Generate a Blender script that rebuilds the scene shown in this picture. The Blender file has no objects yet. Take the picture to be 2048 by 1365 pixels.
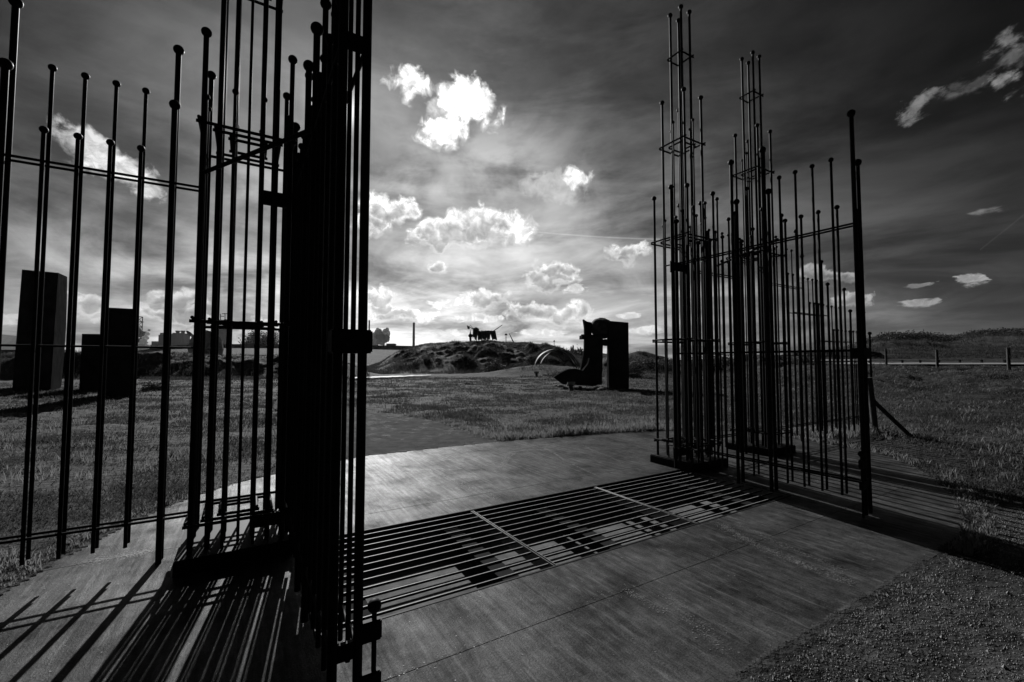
import bpy, bmesh, math, random
import numpy as np
from mathutils import Vector, Matrix
R = math.radians
random.seed(7)
rng = np.random.default_rng(11)
S = bpy.context.scene
COL = S.collection
HAZE = 0.00006
CAMH, PITCH, FPX = 1.52, 0.0465, 881.4

# ------------------------------------------------------------------ camera
cam = bpy.data.cameras.new('camera')
cam.lens = 36.0 * FPX / 2048.0
cam.sensor_width = 36.0
cam.clip_start = 0.05
cam.clip_end = 9000
co = bpy.data.objects.new('camera', cam)
COL.objects.link(co)
co.location = (0, 0, CAMH)
co.rotation_euler = (math.pi / 2 + PITCH, 0, 0)
S.camera = co
S.view_settings.view_transform = 'Standard'
S.view_settings.look = 'None'
S.view_settings.exposure = 0.22
S.view_settings.gamma = 1.0

SUN_AZ, SUN_EL = R(-22.5), R(28.5)      # azimuth measured from +Y towards +X
sd = Vector((math.sin(SUN_AZ) * math.cos(SUN_EL), math.cos(SUN_AZ) * math.cos(SUN_EL), math.sin(SUN_EL)))

# ------------------------------------------------------------------ world: daylight sky with cirrus and cumulus
def dirpx(px, py):
    a = (px - 1024) / FPX; b = (682.5 - py) / FPX
    v = Vector((a, math.cos(PITCH) - b * math.sin(PITCH), math.sin(PITCH) + b * math.cos(PITCH)))
    return v
def azel(px, py):
    v = dirpx(px, py)
    return math.degrees(math.atan2(v.x, v.y)), math.degrees(math.atan2(v.z, math.hypot(v.x, v.y)))

W = bpy.data.worlds.new('World'); S.world = W; W.use_nodes = True
nt = W.node_tree; nt.nodes.clear()
def N(t, **k):
    n = nt.nodes.new(t)
    for a, b in k.items(): setattr(n, a, b)
    return n
def lk(a, b): nt.links.new(a, b)
def inp(sock, v):
    if hasattr(v, 'is_output') or isinstance(v, bpy.types.NodeSocket): lk(v, sock)
    else: sock.default_value = v
def M(op, a, b=None, c=None, clamp=False):
    n = N('ShaderNodeMath', operation=op, use_clamp=clamp)
    inp(n.inputs[0], a)
    if b is not None: inp(n.inputs[1], b)
    if c is not None: inp(n.inputs[2], c)
    return n.outputs[0]
def sstep(x, lo, hi):
    n = N('ShaderNodeMapRange', interpolation_type='SMOOTHSTEP')
    inp(n.inputs[0], x); n.inputs[1].default_value = lo; n.inputs[2].default_value = hi
    n.inputs[3].default_value = 0; n.inputs[4].default_value = 1
    return n.outputs[0]
def comb(x, y, z=0.0):
    n = N('ShaderNodeCombineXYZ'); inp(n.inputs[0], x); inp(n.inputs[1], y); inp(n.inputs[2], z); return n.outputs[0]
def noise(vec, scale, detail=6, rough=0.55, dist=0.0):
    n = N('ShaderNodeTexNoise'); lk(vec, n.inputs['Vector']); n.inputs['Scale'].default_value = scale
    n.inputs['Detail'].default_value = detail; n.inputs['Roughness'].default_value = rough
    n.inputs['Distortion'].default_value = dist
    return n.outputs['Fac']
geo = N('ShaderNodeNewGeometry')
vneg = N('ShaderNodeVectorMath', operation='SCALE'); lk(geo.outputs['Incoming'], vneg.inputs[0]); vneg.inputs['Scale'].default_value = -1.0
sep = N('ShaderNodeSeparateXYZ'); lk(vneg.outputs[0], sep.inputs[0])
DEG = 57.29578
az = M('MULTIPLY', M('ARCTAN2', sep.outputs[0], sep.outputs[1]), DEG)
el = M('MULTIPLY', M('ARCSINE', M('MINIMUM', M('MAXIMUM', sep.outputs[2], -1.0), 1.0)), DEG)
elp = M('MAXIMUM', el, 0.0)
# clear-sky brightness: a bright milky sky on the sun's side that falls off to deep blue
g_az = M('EXPONENT', M('MULTIPLY', M('POWER', M('ABSOLUTE', M('DIVIDE', M('ADD', az, 12.5), 34.0)), 2.0), -1.0))
g_el = M('EXPONENT', M('MULTIPLY', M('POWER', M('DIVIDE', elp, 18.0), 1.45), -1.0))
base = M('ADD', M('MULTIPLY', M('MULTIPLY', g_az, g_el), 0.80), M('MULTIPLY', g_az, 0.030))
hz_az = M('EXPONENT', M('MULTIPLY', M('POWER', M('ABSOLUTE', M('DIVIDE', M('ADD', az, 5.0), 55.0)), 2.0), -1.0))
base = M('ADD', base, M('MULTIPLY', M('MULTIPLY', hz_az, M('EXPONENT', M('MULTIPLY', elp, -0.13))), 0.13))
# cirrus veil: noise on a projected sky plane, streaked
pl = M('ADD', M('MAXIMUM', sep.outputs[2], 0.0), 0.14)
cx = M('DIVIDE', sep.outputs[0], pl); cy = M('DIVIDE', sep.outputs[1], pl)
cvec = comb(M('ADD', cx, M('MULTIPLY', cy, 0.25)), M('MULTIPLY', cy, 1.0), 3.3)
ci1 = noise(comb(M('MULTIPLY', az, 0.045), M('MULTIPLY', el, 0.17), 1.7), 1.0, 9, 0.60, 0.35)
ci2 = noise(cvec, 1.25, 7, 0.60, 0.6)
ci = M('ADD', M('MULTIPLY', sstep(ci1, 0.36, 0.68), 0.75), M('MULTIPLY', sstep(ci2, 0.36, 0.72), 0.75))
base = M('MULTIPLY', base, M('ADD', 0.24, M('MULTIPLY', ci, 0.98)))
# soft grey veils of higher cloud
vn = sstep(noise(comb(M('MULTIPLY', az, 0.10), M('MULTIPLY', el, 0.14), 8.7), 1.0, 8, 0.58, 0.35), 0.36, 0.66)
veil = 0.0
for (px, py, hw, hh, br) in ((900, 330, 190, 90, .20), (1010, 290, 110, 70, .16), (800, 110, 130, 60, .035), (1120, 390, 130, 70, .15), (850, 380, 150, 30, .20), (1000, 500, 240, 50, .16), (200, 480, 260, 60, .14), (450, 560, 260, 60, .28), (600, 420, 200, 60, .15), (300, 120, 300, 70, .02), (500, 350, 150, 80, .05)):
    a0, e0 = azel(px, py); ra = abs(azel(px + hw, py)[0] - a0); re = abs(azel(px, py - hh)[1] - e0)
    qx = M('DIVIDE', M('SUBTRACT', az, a0), ra); qy = M('DIVIDE', M('SUBTRACT', el, e0), re)
    veil = M('ADD', veil, M('MULTIPLY', M('EXPONENT', M('MULTIPLY', M('ADD', M('MULTIPLY', qx, qx), M('MULTIPLY', qy, qy)), -1.0)), br))
base = M('ADD', base, M('MULTIPLY', veil, vn))
# aureole round the sun
dt = N('ShaderNodeVectorMath', operation='DOT_PRODUCT'); lk(vneg.outputs[0], dt.inputs[0]); dt.inputs[1].default_value = sd
ang = M('MULTIPLY', M('ARCCOSINE', M('MINIMUM', dt.outputs['Value'], 0.99999)), DEG)
base = M('ADD', base, M('MULTIPLY', M('EXPONENT', M('MULTIPLY', ang, -0.16)), 0.22))
base = M('ADD', base, M('MULTIPLY', M('EXPONENT', M('MULTIPLY', M('POWER', ang, 2.0), -0.5)), 4.0))
# cumulus: (px, py, half width px, half height px, brightness, flat base)
clouds = [
 (818, 166, 38, 26, 1.05, 0), (932, 212, 54, 50, 1.5, 0), (888, 266, 44, 27, 1.2, 0), (965, 205, 34, 28, 1.0, 0), (885, 215, 45, 25, .55, 0),
 (1152, 353, 30, 20, .85, 0), (1110, 375, 60, 28, .32, 0),
 (775, 424, 62, 30, 1.1, 1), (745, 445, 40, 26, 1.0, 1),
 (905, 466, 68, 30, .95, 1), (968, 452, 72, 36, .95, 1), (1028, 464, 36, 26, .95, 0), (868, 480, 40, 16, .9, 1),
 (1258, 506, 38, 19, .72, 1), (1110, 537, 34, 17, .78, 1), (1098, 558, 46, 20, .72, 1), (1152, 580, 22, 9, .55, 1),
 (970, 597, 42, 18, .80, 1), (930, 603, 36, 12, .72, 1), (755, 590, 42, 20, .85, 1), (765, 612, 34, 14, .8, 1),
 (870, 540, 22, 14, .72, 1), (890, 608, 40, 9, .7, 1),
 (1070, 622, 58, 17, .75, 1), (1130, 628, 42, 20, .72, 1), (835, 632, 44, 12, .85, 1), (790, 628, 50, 14, .85, 1), (960, 638, 46, 10, .7, 1),
 (1265, 628, 20, 7, .55, 1), (1285, 662, 36, 8, .55, 1), (905, 668, 30, 7, .62, 1), (1080, 668, 48, 7, .6, 1),
 (182, 300, 62, 38, .62, 0), (232, 340, 66, 34, .75, 0), (292, 383, 30, 18, .60, 0),
 (168, 620, 34, 27, .55, 1), (20, 642, 40, 12, .42, 1), (355, 600, 50, 18, .5, 1), (320, 622, 40, 16, .55, 1), (385, 622, 46, 16, .5, 1),
 (520, 655, 60, 16, .6, 1),
 (1640, 546, 58, 15, .30, 1), (1700, 598, 46, 13, .34, 1),
 (1838, 212, 34, 24, .16, 0), (1868, 198, 30, 16, .13, 0), (1915, 190, 34, 12, .07, 0), (1960, 165, 44, 15, .05, 0), (2000, 172, 30, 24, .20, 0), (2016, 88, 34, 32, .14, 0), (2040, 110, 40, 20, .08, 0),
 (1945, 563, 38, 11, .33, 1), (1845, 605, 46, 8, .24, 1), (1965, 424, 28, 9, .13, 0), (1830, 570, 26, 5, .17, 1),
]
wv = comb(az, el, 0.0)
wn = N('ShaderNodeTexNoise'); lk(wv, wn.inputs['Vector']); wn.inputs['Scale'].default_value = 0.30
wn.inputs['Detail'].default_value = 6; wn.inputs['Roughness'].default_value = 0.5
wo = N('ShaderNodeVectorMath', operation='SUBTRACT'); lk(wn.outputs['Color'], wo.inputs[0]); wo.inputs[1].default_value = (.5, .5, .5)
ws = N('ShaderNodeSeparateXYZ'); lk(wo.outputs[0], ws.inputs[0])
azw = M('ADD', az, M('MULTIPLY', ws.outputs[0], 5.0)); elw = M('ADD', el, M('MULTIPLY', ws.outputs[1], 4.2))
edge = noise(wv, 0.58, 10, 0.57, 0.5)
edge2 = M('MULTIPLY', M('SUBTRACT', edge, 0.5), 2.0)
edges_ = M('MULTIPLY', M('SUBTRACT', noise(comb(M('MULTIPLY', az, 0.55), M('MULTIPLY', el, 1.5), 2.0), 0.9, 9, 0.62, 0.6), 0.5), 2.6)
fray = M('MULTIPLY', M('SUBTRACT', noise(comb(M('ADD', az, M('MULTIPLY', el, -.8)), M('MULTIPLY', el, 1.3), 6.0), 0.8, 9, 0.68, 0.3), 0.5), 3.4)
dens = 0.0; emis = 0.0; shade = 0.0
for (px, py, hw, hh, br, flat) in clouds:
    a0, e0 = azel(px, py)
    a1 = azel(px + hw, py)[0]; a2 = azel(px - hw, py)[0]
    e1 = azel(px, py - hh)[1]; e2 = azel(px, py + hh)[1]
    ra = abs(a1 - a2) / 2 * 1.12; re = abs(e1 - e2) / 2 * 1.12
    dx = M('DIVIDE', M('SUBTRACT', azw, a0), ra)
    de = M('DIVIDE', M('SUBTRACT', elw if hh > 12 else M('ADD', el, M('MULTIPLY', ws.outputs[1], 1.2)), e0), re)
    d2 = M('ADD', M('MULTIPLY', dx, dx), M('MULTIPLY', de, de))
    val = M('SUBTRACT', 1.16 if not flat else 1.10, M('ADD', M('SQRT', d2), edge2 if (hh > 12 and br > .25) else M('ADD', M('MULTIPLY', edge2, .9), M('MULTIPLY', fray, 1.0)) if hh > 12 else edges_))
    if flat and hw > 60: val = M('SUBTRACT', 1.05, M('ADD', M('SQRT', d2), M('MULTIPLY', edge2, .62)))
    soft = M('ADD', (.95 if br < .25 else .6) if not flat else .34, M('MULTIPLY', sstep(de, 0.3, -1.0), .40 if flat else .35))
    k = sstep(M('DIVIDE', val, soft), 0.0, 1.0)
    emis = M('MAXIMUM', emis, M('MULTIPLY', k, br))
    if flat and hh > 12:
        body = M('MULTIPLY', sstep(val, 0.22, 0.7), sstep(de, 0.9, -0.1))
        shade = M('MAXIMUM', shade, body)
tex = noise(wv, 0.9, 9, 0.62, 0.7)
emis = M('MULTIPLY', emis, M('ADD', 0.62, M('MULTIPLY', sstep(tex, 0.34, 0.64), 0.50)))
dens = sstep(emis, 0.0, 0.55)
emis = M('MULTIPLY', emis, M('SUBTRACT', 1.0, M('MULTIPLY', shade, 0.66)))
sky = M('ADD', M('MULTIPLY', base, M('SUBTRACT', 1.0, M('MULTIPLY', dens, 0.65))), emis)
# two thin vapour trails
def trail(p0, p1, wdt, br, prev):
    (a0, e0), (a1, e1) = azel(*p0), azel(*p1)
    t = M('DIVIDE', M('SUBTRACT', az, a0), a1 - a0)
    ee = M('ADD', e0, M('MULTIPLY', t, e1 - e0))
    d = M('DIVIDE', M('SUBTRACT', el, ee), wdt)
    g = M('EXPONENT', M('MULTIPLY', M('MULTIPLY', d, d), -1.0))
    on = M('MULTIPLY', M('GREATER_THAN', t, 0.0), M('LESS_THAN', t, 1.0))
    return M('ADD', prev, M('MULTIPLY', M('MULTIPLY', g, on), M('MULTIPLY', M('ADD', br * .4, M('MULTIPLY', edge, br)), M('SUBTRACT', 1.0, dens))))
sky = trail((1050, 462), (1320, 479), .08, .13, sky)
sky = trail((2048, 430), (1960, 500), .08, .015, sky)
nis = N('ShaderNodeTexSky', sky_type='NISHITA'); nis.sun_disc = False
nis.sun_elevation = SUN_EL; nis.sun_rotation = SUN_AZ
nis.air_density = 1.0; nis.dust_density = 1.0
nsep = N('ShaderNodeSeparateColor'); lk(nis.outputs[0], nsep.inputs[0])   # red filter of a black-and-white photograph
up = sstep(el, -3.0, 0.3)
sky = M('MULTIPLY', M('ADD', M('MULTIPLY', sky, 10.0), M('MULTIPLY', nsep.outputs[0], 0.003)), up)
bg = N('ShaderNodeBackground'); lk(comb(sky, sky, sky), bg.inputs[0]); bg.inputs[1].default_value = 0.1
out = N('ShaderNodeOutputWorld'); lk(bg.outputs[0], out.inputs[0])

sun = bpy.data.lights.new('sun', 'SUN'); sun.energy = 5.0; sun.angle = R(0.5); sun.color = (1.0, 1.0, 1.0)
so = bpy.data.objects.new('sun', sun); COL.objects.link(so)
so.rotation_euler = (-sd).to_track_quat('-Z', 'Y').to_euler()

# ------------------------------------------------------------------ materials (the photograph is black and white: all neutral greys)
def mat(name, c, rough=0.7, spec=0.3, metal=0.0, nscale=0, namp=0.0, bump=0.0, bscale=40, coord='Object', transl=0.0, stretch=None):
    m = bpy.data.materials.new(name); m.use_nodes = True
    t = m.node_tree; b = t.nodes['Principled BSDF']
    b.inputs['Base Color'].default_value = (c, c, c, 1); b.inputs['Roughness'].default_value = rough
    b.inputs['Specular IOR Level'].default_value = spec; b.inputs['Metallic'].default_value = metal
    tc = t.nodes.new('ShaderNodeTexCoord'); mp = t.nodes.new('ShaderNodeMapping')
    t.links.new(tc.outputs[coord], mp.inputs[0])
    if stretch: mp.inputs['Scale'].default_value = stretch
    if namp:
        n = t.nodes.new('ShaderNodeTexNoise'); n.inputs['Scale'].default_value = nscale; n.inputs['Detail'].default_value = 8; n.inputs['Roughness'].default_value = .62
        t.links.new(mp.outputs[0], n.inputs['Vector'])
        r = t.nodes.new('ShaderNodeMapRange'); r.inputs[1].default_value = .3; r.inputs[2].default_value = .7
        r.inputs[3].default_value = c * (1 - namp); r.inputs[4].default_value = c * (1 + namp)
        t.links.new(n.outputs['Fac'], r.inputs[0]); t.links.new(r.outputs[0], b.inputs['Base Color'])
    if bump:
        n = t.nodes.new('ShaderNodeTexNoise'); n.inputs['Scale'].default_value = bscale; n.inputs['Detail'].default_value = 6
        t.links.new(mp.outputs[0], n.inputs['Vector'])
        bn = t.nodes.new('ShaderNodeBump'); bn.inputs['Strength'].default_value = bump; bn.inputs['Distance'].default_value = 1.0 / bscale
        t.links.new(n.outputs['Fac'], bn.inputs['Height']); t.links.new(bn.outputs[0], b.inputs['Normal'])
    if transl:
        tr = t.nodes.new('ShaderNodeBsdfTranslucent'); tr.inputs[0].default_value = (transl, transl, transl, 1)
        ad = t.nodes.new('ShaderNodeAddShader'); o = t.nodes['Material Output']
        t.links.new(b.outputs[0], ad.inputs[0]); t.links.new(tr.outputs[0], ad.inputs[1]); t.links.new(ad.outputs[0], o.inputs[0])
    return m
STEEL = mat('painted_steel', .012, .6, .08, nscale=30, namp=.4, bump=.15, bscale=300)
HOOP = mat('worn_hoop_steel', .035, .6, .12, nscale=3, namp=.4)
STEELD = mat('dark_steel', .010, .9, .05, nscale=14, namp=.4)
CORTEN = mat('weathered_plate_steel', .022, .9, .0, nscale=1.6, namp=.5, bump=.2, bscale=30)
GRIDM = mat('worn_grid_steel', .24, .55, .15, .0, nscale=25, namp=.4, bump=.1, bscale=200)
PITM = mat('pit_concrete', .115, .9, .1, nscale=6, namp=.4, bump=.4, bscale=60)
TIMBER = mat('weathered_timber', .07, .85, .1, nscale=12, namp=.4, bump=.5, bscale=50)
GALV = mat('galvanised_rail', .55, .4, .5, .5, nscale=4, namp=.2)
STONE = mat('rough_stone', .09, .9, .15, nscale=3, namp=.5, bump=.8, bscale=14)
FAR = mat('sooty_plant_steel', .06, .8, .1, nscale=.05, namp=.4)
FARC = mat('pale_concrete_works', .16, .85, .1, nscale=.05, namp=.25)
BLADE = mat('grass_blade', .022, .6, .2, transl=.027, nscale=1.1, namp=.85)
BLADET = mat('rank_grass_blade', .06, .7, .1, transl=.10, nscale=3.0, namp=.6)
BLADED = mat('dune_grass_blade', .022, .9, .0, transl=.022, nscale=.5, namp=.5)
LEAFM = mat('bush_leaf', .03, .7, .1, transl=.012)
GRAV = mat('gravel_chip', .20, .8, .2, nscale=60, namp=.6)
PALESC = mat('pale_plate_sculpture', .75, .7, .2, nscale=1, namp=.3)
STEAM = mat('steam', .75, 1.0, 0.0, nscale=.03, namp=.2, transl=.25, bump=.5, bscale=.09)

def ground_mat():
    m = bpy.data.materials.new('short_turf_and_soil'); m.use_nodes = True; t = m.node_tree; b = t.nodes['Principled BSDF']
    tc = t.nodes.new('ShaderNodeTexCoord')
    def nz(s, d, r=.6):
        n = t.nodes.new('ShaderNodeTexNoise'); n.inputs['Scale'].default_value = s; n.inputs['Detail'].default_value = d; n.inputs['Roughness'].default_value = r
        t.links.new(tc.outputs['Object'], n.inputs['Vector']); return n.outputs['Fac']
    def mth(op, a, bb):
        n = t.nodes.new('ShaderNodeMath'); n.operation = op
        for i, q in enumerate((a, bb)):
            if isinstance(q, float): n.inputs[i].default_value = q
            else: t.links.new(q, n.inputs[i])
        return n.outputs[0]
    def rg(x, a, bb, c, d):
        n = t.nodes.new('ShaderNodeMapRange'); t.links.new(x, n.inputs[0])
        for i, q in enumerate((a, bb, c, d)): n.inputs[i + 1].default_value = q
        return n.outputs[0]
    big = nz(.35, 5); mid = nz(3.0, 6); fine = nz(45.0, 4, .7)
    col = mth('MULTIPLY', rg(big, .35, .65, .012, .036), rg(mid, .33, .67, .35, 1.7))
    col = mth('MULTIPLY', col, rg(fine, .3, .7, .45, 1.6))
    t.links.new(col, b.inputs['Base Color'])
    b.inputs['Roughness'].default_value = .9; b.inputs['Specular IOR Level'].default_value = .15
    h = mth('ADD', mth('MULTIPLY', fine, .012), mth('ADD', mth('MULTIPLY', mid, .12), mth('MULTIPLY', nz(12., 4), .03)))
    bn = t.nodes.new('ShaderNodeBump'); bn.inputs['Strength'].default_value = 1.0; bn.inputs['Distance'].default_value = 1.0
    t.links.new(h, bn.inputs['Height']); t.links.new(bn.outputs[0], b.inputs['Normal'])
    return m
GROUND = ground_mat()

def concrete_mat():
    m = bpy.data.materials.new('brushed_concrete'); m.use_nodes = True; t = m.node_tree; b = t.nodes['Principled BSDF']
    tc = t.nodes.new('ShaderNodeTexCoord')
    def nz(s, d, r=.6, sc=(1, 1, 1)):
        mp = t.nodes.new('ShaderNodeMapping'); mp.inputs['Scale'].default_value = sc; t.links.new(tc.outputs['Object'], mp.inputs[0])
        n = t.nodes.new('ShaderNodeTexNoise'); n.inputs['Scale'].default_value = s; n.inputs['Detail'].default_value = d; n.inputs['Roughness'].default_value = r
        t.links.new(mp.outputs[0], n.inputs['Vector']); return n.outputs['Fac']
    def mth(op, a, bb):
        n = t.nodes.new('ShaderNodeMath'); n.operation = op
        for i, q in enumerate((a, bb)):
            if isinstance(q, float): n.inputs[i].default_value = q
            else: t.links.new(q, n.inputs[i])
        return n.outputs[0]
    def rg(x, a, bb, c, d):
        n = t.nodes.new('ShaderNodeMapRange'); t.links.new(x, n.inputs[0])
        for i, q in enumerate((a, bb, c, d)): n.inputs[i + 1].default_value = q
        return n.outputs[0]
    blot = nz(1.7, 10, .7); streak = nz(3.4, 10, .7, (7.5, .40, 1)); fine = nz(90., 5, .75); scr = nz(9., 6, .75, (2.2, .25, 1)); spots = nz(16., 3, .5)
    col = mth('MULTIPLY', rg(blot, .37, .63, .020, .056), rg(streak, .36, .64, .74, 1.30))
    col = mth('MULTIPLY', col, rg(fine, .3, .7, .35, 1.7))
    col = mth('MULTIPLY', col, rg(nz(14., 6, .7, (1, .6, 1)), .35, .65, .60, 1.44))
    col = mth('ADD', col, rg(scr, .54, .76, 0., .10))
    col = mth('MULTIPLY', col, rg(spots, .27, .34, .55, 1.))
    t.links.new(col, b.inputs['Base Color'])
    t.links.new(rg(streak, .3, .7, .50, .41), b.inputs['Roughness']); t.links.new(mth('MULTIPLY', rg(blot, .34, .66, .01, .085), rg(streak, .35, .65, .6, 1.4)), b.inputs['Specular IOR Level'])
    bn = t.nodes.new('ShaderNodeBump'); bn.inputs['Strength'].default_value = .6; bn.inputs['Distance'].default_value = .008
    t.links.new(mth('ADD', fine, mth('MULTIPLY', scr, .5)), bn.inputs['Height']); t.links.new(bn.outputs[0], b.inputs['Normal'])
    return m
CONC = concrete_mat()
ASPH = mat('gravelly_asphalt', .05, .95, .03, nscale=5, namp=.5, bump=.9, bscale=55)
PATHM = mat('pale_path_gravel', .28, .7, .3, nscale=2, namp=.15)

# ------------------------------------------------------------------ helpers
def at(px, py, Y):
    v = dirpx(px, py); k = Y / v.y
    return Vector((v.x * k, Y, CAMH + v.z * k))
def gnd(px, py, z=0.0):
    v = dirpx(px, py); k = (z - CAMH) / v.z
    return Vector((v.x * k, v.y * k, z))
GA = 0.5452; T1 = Vector((2.6227, 6.6505, 0)); UX = Vector((math.cos(GA), math.sin(GA), 0)); VX = Vector((math.sin(GA), -math.cos(GA), 0))
def gw(u, v, z=0.0): p = T1 + UX * u + VX * v; return Vector((p.x, p.y, z))
def link(name, me, m, parent=None):
    o = bpy.data.objects.new(name, me); COL.objects.link(o)
    if m is not None and (len(me.materials) == 0): me.materials.append(m)
    if parent is not None: o.parent = parent
    return o
def tag(o, label=None, cat=None, group=None, kind=None):
    if label: o['label'] = label
    if cat: o['category'] = cat
    if group: o['group'] = group
    if kind: o['kind'] = kind
    return o
def thing(name, label, cat, loc=(0, 0, 0), rz=0.0, group=None):
    o = bpy.data.objects.new(name, None); COL.objects.link(o); o.location = loc; o.rotation_euler = (0, 0, rz); o.empty_display_size = .2
    return tag(o, label, cat, group)
class MB:
    def __init__(s): s.b = bmesh.new()
    def box(s, x0, x1, y0, y1, z0, z1, mtx=None):
        r = bmesh.ops.create_cube(s.b, size=1.0)['verts']
        bmesh.ops.scale(s.b, vec=(x1 - x0, y1 - y0, z1 - z0), verts=r)
        bmesh.ops.translate(s.b, vec=((x0 + x1) / 2, (y0 + y1) / 2, (z0 + z1) / 2), verts=r)
        if mtx is not None: bmesh.ops.transform(s.b, matrix=mtx, verts=r)
        return s
    def tube(s, p, q, r0, r1=None, n=12):
        r1 = r0 if r1 is None else r1
        p, q = Vector(p), Vector(q); d = q - p
        vs = bmesh.ops.create_cone(s.b, segments=n, radius1=r0, radius2=r1, depth=d.length, cap_ends=True)['verts']
        m = Matrix.Translation((p + q) / 2) @ d.to_track_quat('Z', 'Y').to_matrix().to_4x4()
        bmesh.ops.transform(s.b, matrix=m, verts=vs); return s
    def ball(s, c, r, n=16, sc=(1, 1, 1)):
        vs = bmesh.ops.create_uvsphere(s.b, u_segments=n, v_segments=max(6, n * 2 // 3), radius=r)['verts']
        bmesh.ops.scale(s.b, vec=sc, verts=vs); bmesh.ops.translate(s.b, vec=c, verts=vs); return s
    def prism(s, pts, off):
        vs = [s.b.verts.new(p) for p in pts]; f = s.b.faces.new(vs)
        e = bmesh.ops.extrude_face_region(s.b, geom=[f]); nv = [x for x in e['geom'] if isinstance(x, bmesh.types.BMVert)]
        bmesh.ops.translate(s.b, vec=off, verts=nv); return s
    def bevel(s, w, seg=2):
        bmesh.ops.bevel(s.b, geom=[e for e in s.b.edges], offset=w, segments=seg, affect='EDGES', clamp_overlap=True); return s
    def mesh(s, name, smooth=True, angle=40):
        bmesh.ops.recalc_face_normals(s.b, faces=s.b.faces)
        me = bpy.data.meshes.new(name)
        s.b.to_mesh(me); s.b.free()
        if smooth:
            me.polygons.foreach_set('use_smooth', [True] * len(me.polygons))
            me.set_sharp_from_angle(angle=R(angle))
        return me
    def build(s, name, m, parent=None, smooth=True): return link(name, s.mesh(name, smooth), m, parent)
_pc = {}
def pole(parent, x, y, z0, z1, r, br, m=STEEL, name='bar'):
    k = (round(r, 4), round(z1 - z0, 3), br)
    if k not in _pc:
        h = z1 - z0
        a = MB().tube((0, 0, 0), (0, 0, h), r, n=16).mesh('bar')
        b = MB().ball((0, 0, h + br * .3), br, 18).mesh('ball_finial')
        a.materials.append(m); b.materials.append(m); _pc[k] = (a, b)
    a, b = _pc[k]
    o = link(name, a, None, parent); o.location = (x, y, z0)
    link('ball_finial', b, None, o)
    return o

# ------------------------------------------------------------------ structure: concrete apron, pit, grid
# left and right edge of the apron as a function of v (gate frame)
LE = [(-3.05, -3.9), (-2.92, -4.3), (-2.5, -5.27), (-2.2, -5.81), (-1.75, -6.21), (-1.18, -6.58), (-.68, -6.78), (-.3, -6.92), (.07, -7.04), (.8, -7.22), (1.6, -7.22), (2.4, -6.9), (3.03, -6.2)]
RE = [(-3.05, -1.6), (-2.87, -.44), (-2.72, .75), (-2.28, 2.25), (-1.97, 3.2), (-1.2, 3.55), (-.17, 3.6), (.29, 3.56), (1.1, 3.36), (1.7, 2.8), (2.16, 2.05), (2.52, 1.37), (2.93, .07), (3.03, -.55)]
lv, lu = zip(*LE); rv, ru = zip(*RE)
def inside_pad(u, v, m=0.0):
    return (v > -3.05 + m) & (v < 3.03 - m) & (u > np.interp(v, lv, lu) + m) & (u < np.interp(v, rv, ru) - m)
GU0, GU1, GV0, GV1 = -5.325, -.345, .17, 1.64
def pad(v0, v1, name, label_kind='structure', hole=False):
    b = MB().b; vs = sorted(set([v0, v1] + [q for q in np.arange(v0, v1, .11)] + [q for q in lv + rv if v0 < q < v1]))
    vs = [q for i, q in enumerate(vs) if i == 0 or q - vs[i - 1] > .004] ;
    if vs[-1] != v1: vs[-1] = v1
    def ring(side):
        for a, c in zip(vs[:-1], vs[1:]):
            if side == 0: q = [(np.interp(a, lv, lu), a), (GU0 if hole else np.interp(a, rv, ru), a), (GU0 if hole else np.interp(c, rv, ru), c), (np.interp(c, lv, lu), c)]
            else: q = [(GU1, a), (np.interp(a, rv, ru), a), (np.interp(c, rv, ru), c), (GU1, c)]
            yield q
    def jit(u, v): return u if hole and (abs(u - GU0) < 1e-6 or abs(u - GU1) < 1e-6) else u + .006 * math.sin(v * 37) * math.sin(v * 11 + u)
    for side in ((0, 1) if hole else (0,)):
        for q in ring(side):
            b.faces.new([b.verts.new((jit(x, y), -y, 0)) for x, y in q])
    bmesh.ops.remove_doubles(b, verts=b.verts, dist=1e-4)
    e = bmesh.ops.extrude_face_region(b, geom=list(b.faces)); nv = [x for x in e['geom'] if isinstance(x, bmesh.types.BMVert)]
    bmesh.ops.translate(b, vec=(0, 0, -.16), verts=nv)
    bmesh.ops.recalc_face_normals(b, faces=b.faces)
    me = bpy.data.meshes.new(name); b.to_mesh(me); b.free()
    o = link(name, me, CONC); o.location = T1; o.rotation_euler = (0, 0, GA); o['kind'] = 'structure'; return o
pad(-3.05, -.248, 'concrete_apron'); pad(-.242, GV0, 'concrete_apron'); pad(GV0, GV1, 'concrete_apron', hole=True)
pad(GV1, 2.150, 'concrete_apron'); pad(2.156, 3.03, 'concrete_apron')
# pit under the grid
b = MB()
b.box(GU0 - .2, GU1 + .2, -GV1 - .2, -GV0 + .2, -.42, -.26)
b.box(GU0 - .2, GU0, -GV1 - .2, -GV0 + .2, -.258, -.162); b.box(GU1, GU1 + .2, -GV1 - .2, -GV0 + .2, -.258, -.162)
b.box(GU0 + .001, GU1 - .001, -GV1 - .2, -GV1, -.258, -.162); b.box(GU0 + .001, GU1 - .001, -GV0, -GV0 + .2, -.258, -.162)
pit = b.build('drainage_pit', PITM, smooth=False); pit.location = T1; pit.rotation_euler = (0, 0, GA); pit['kind'] = 'structure'

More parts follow.
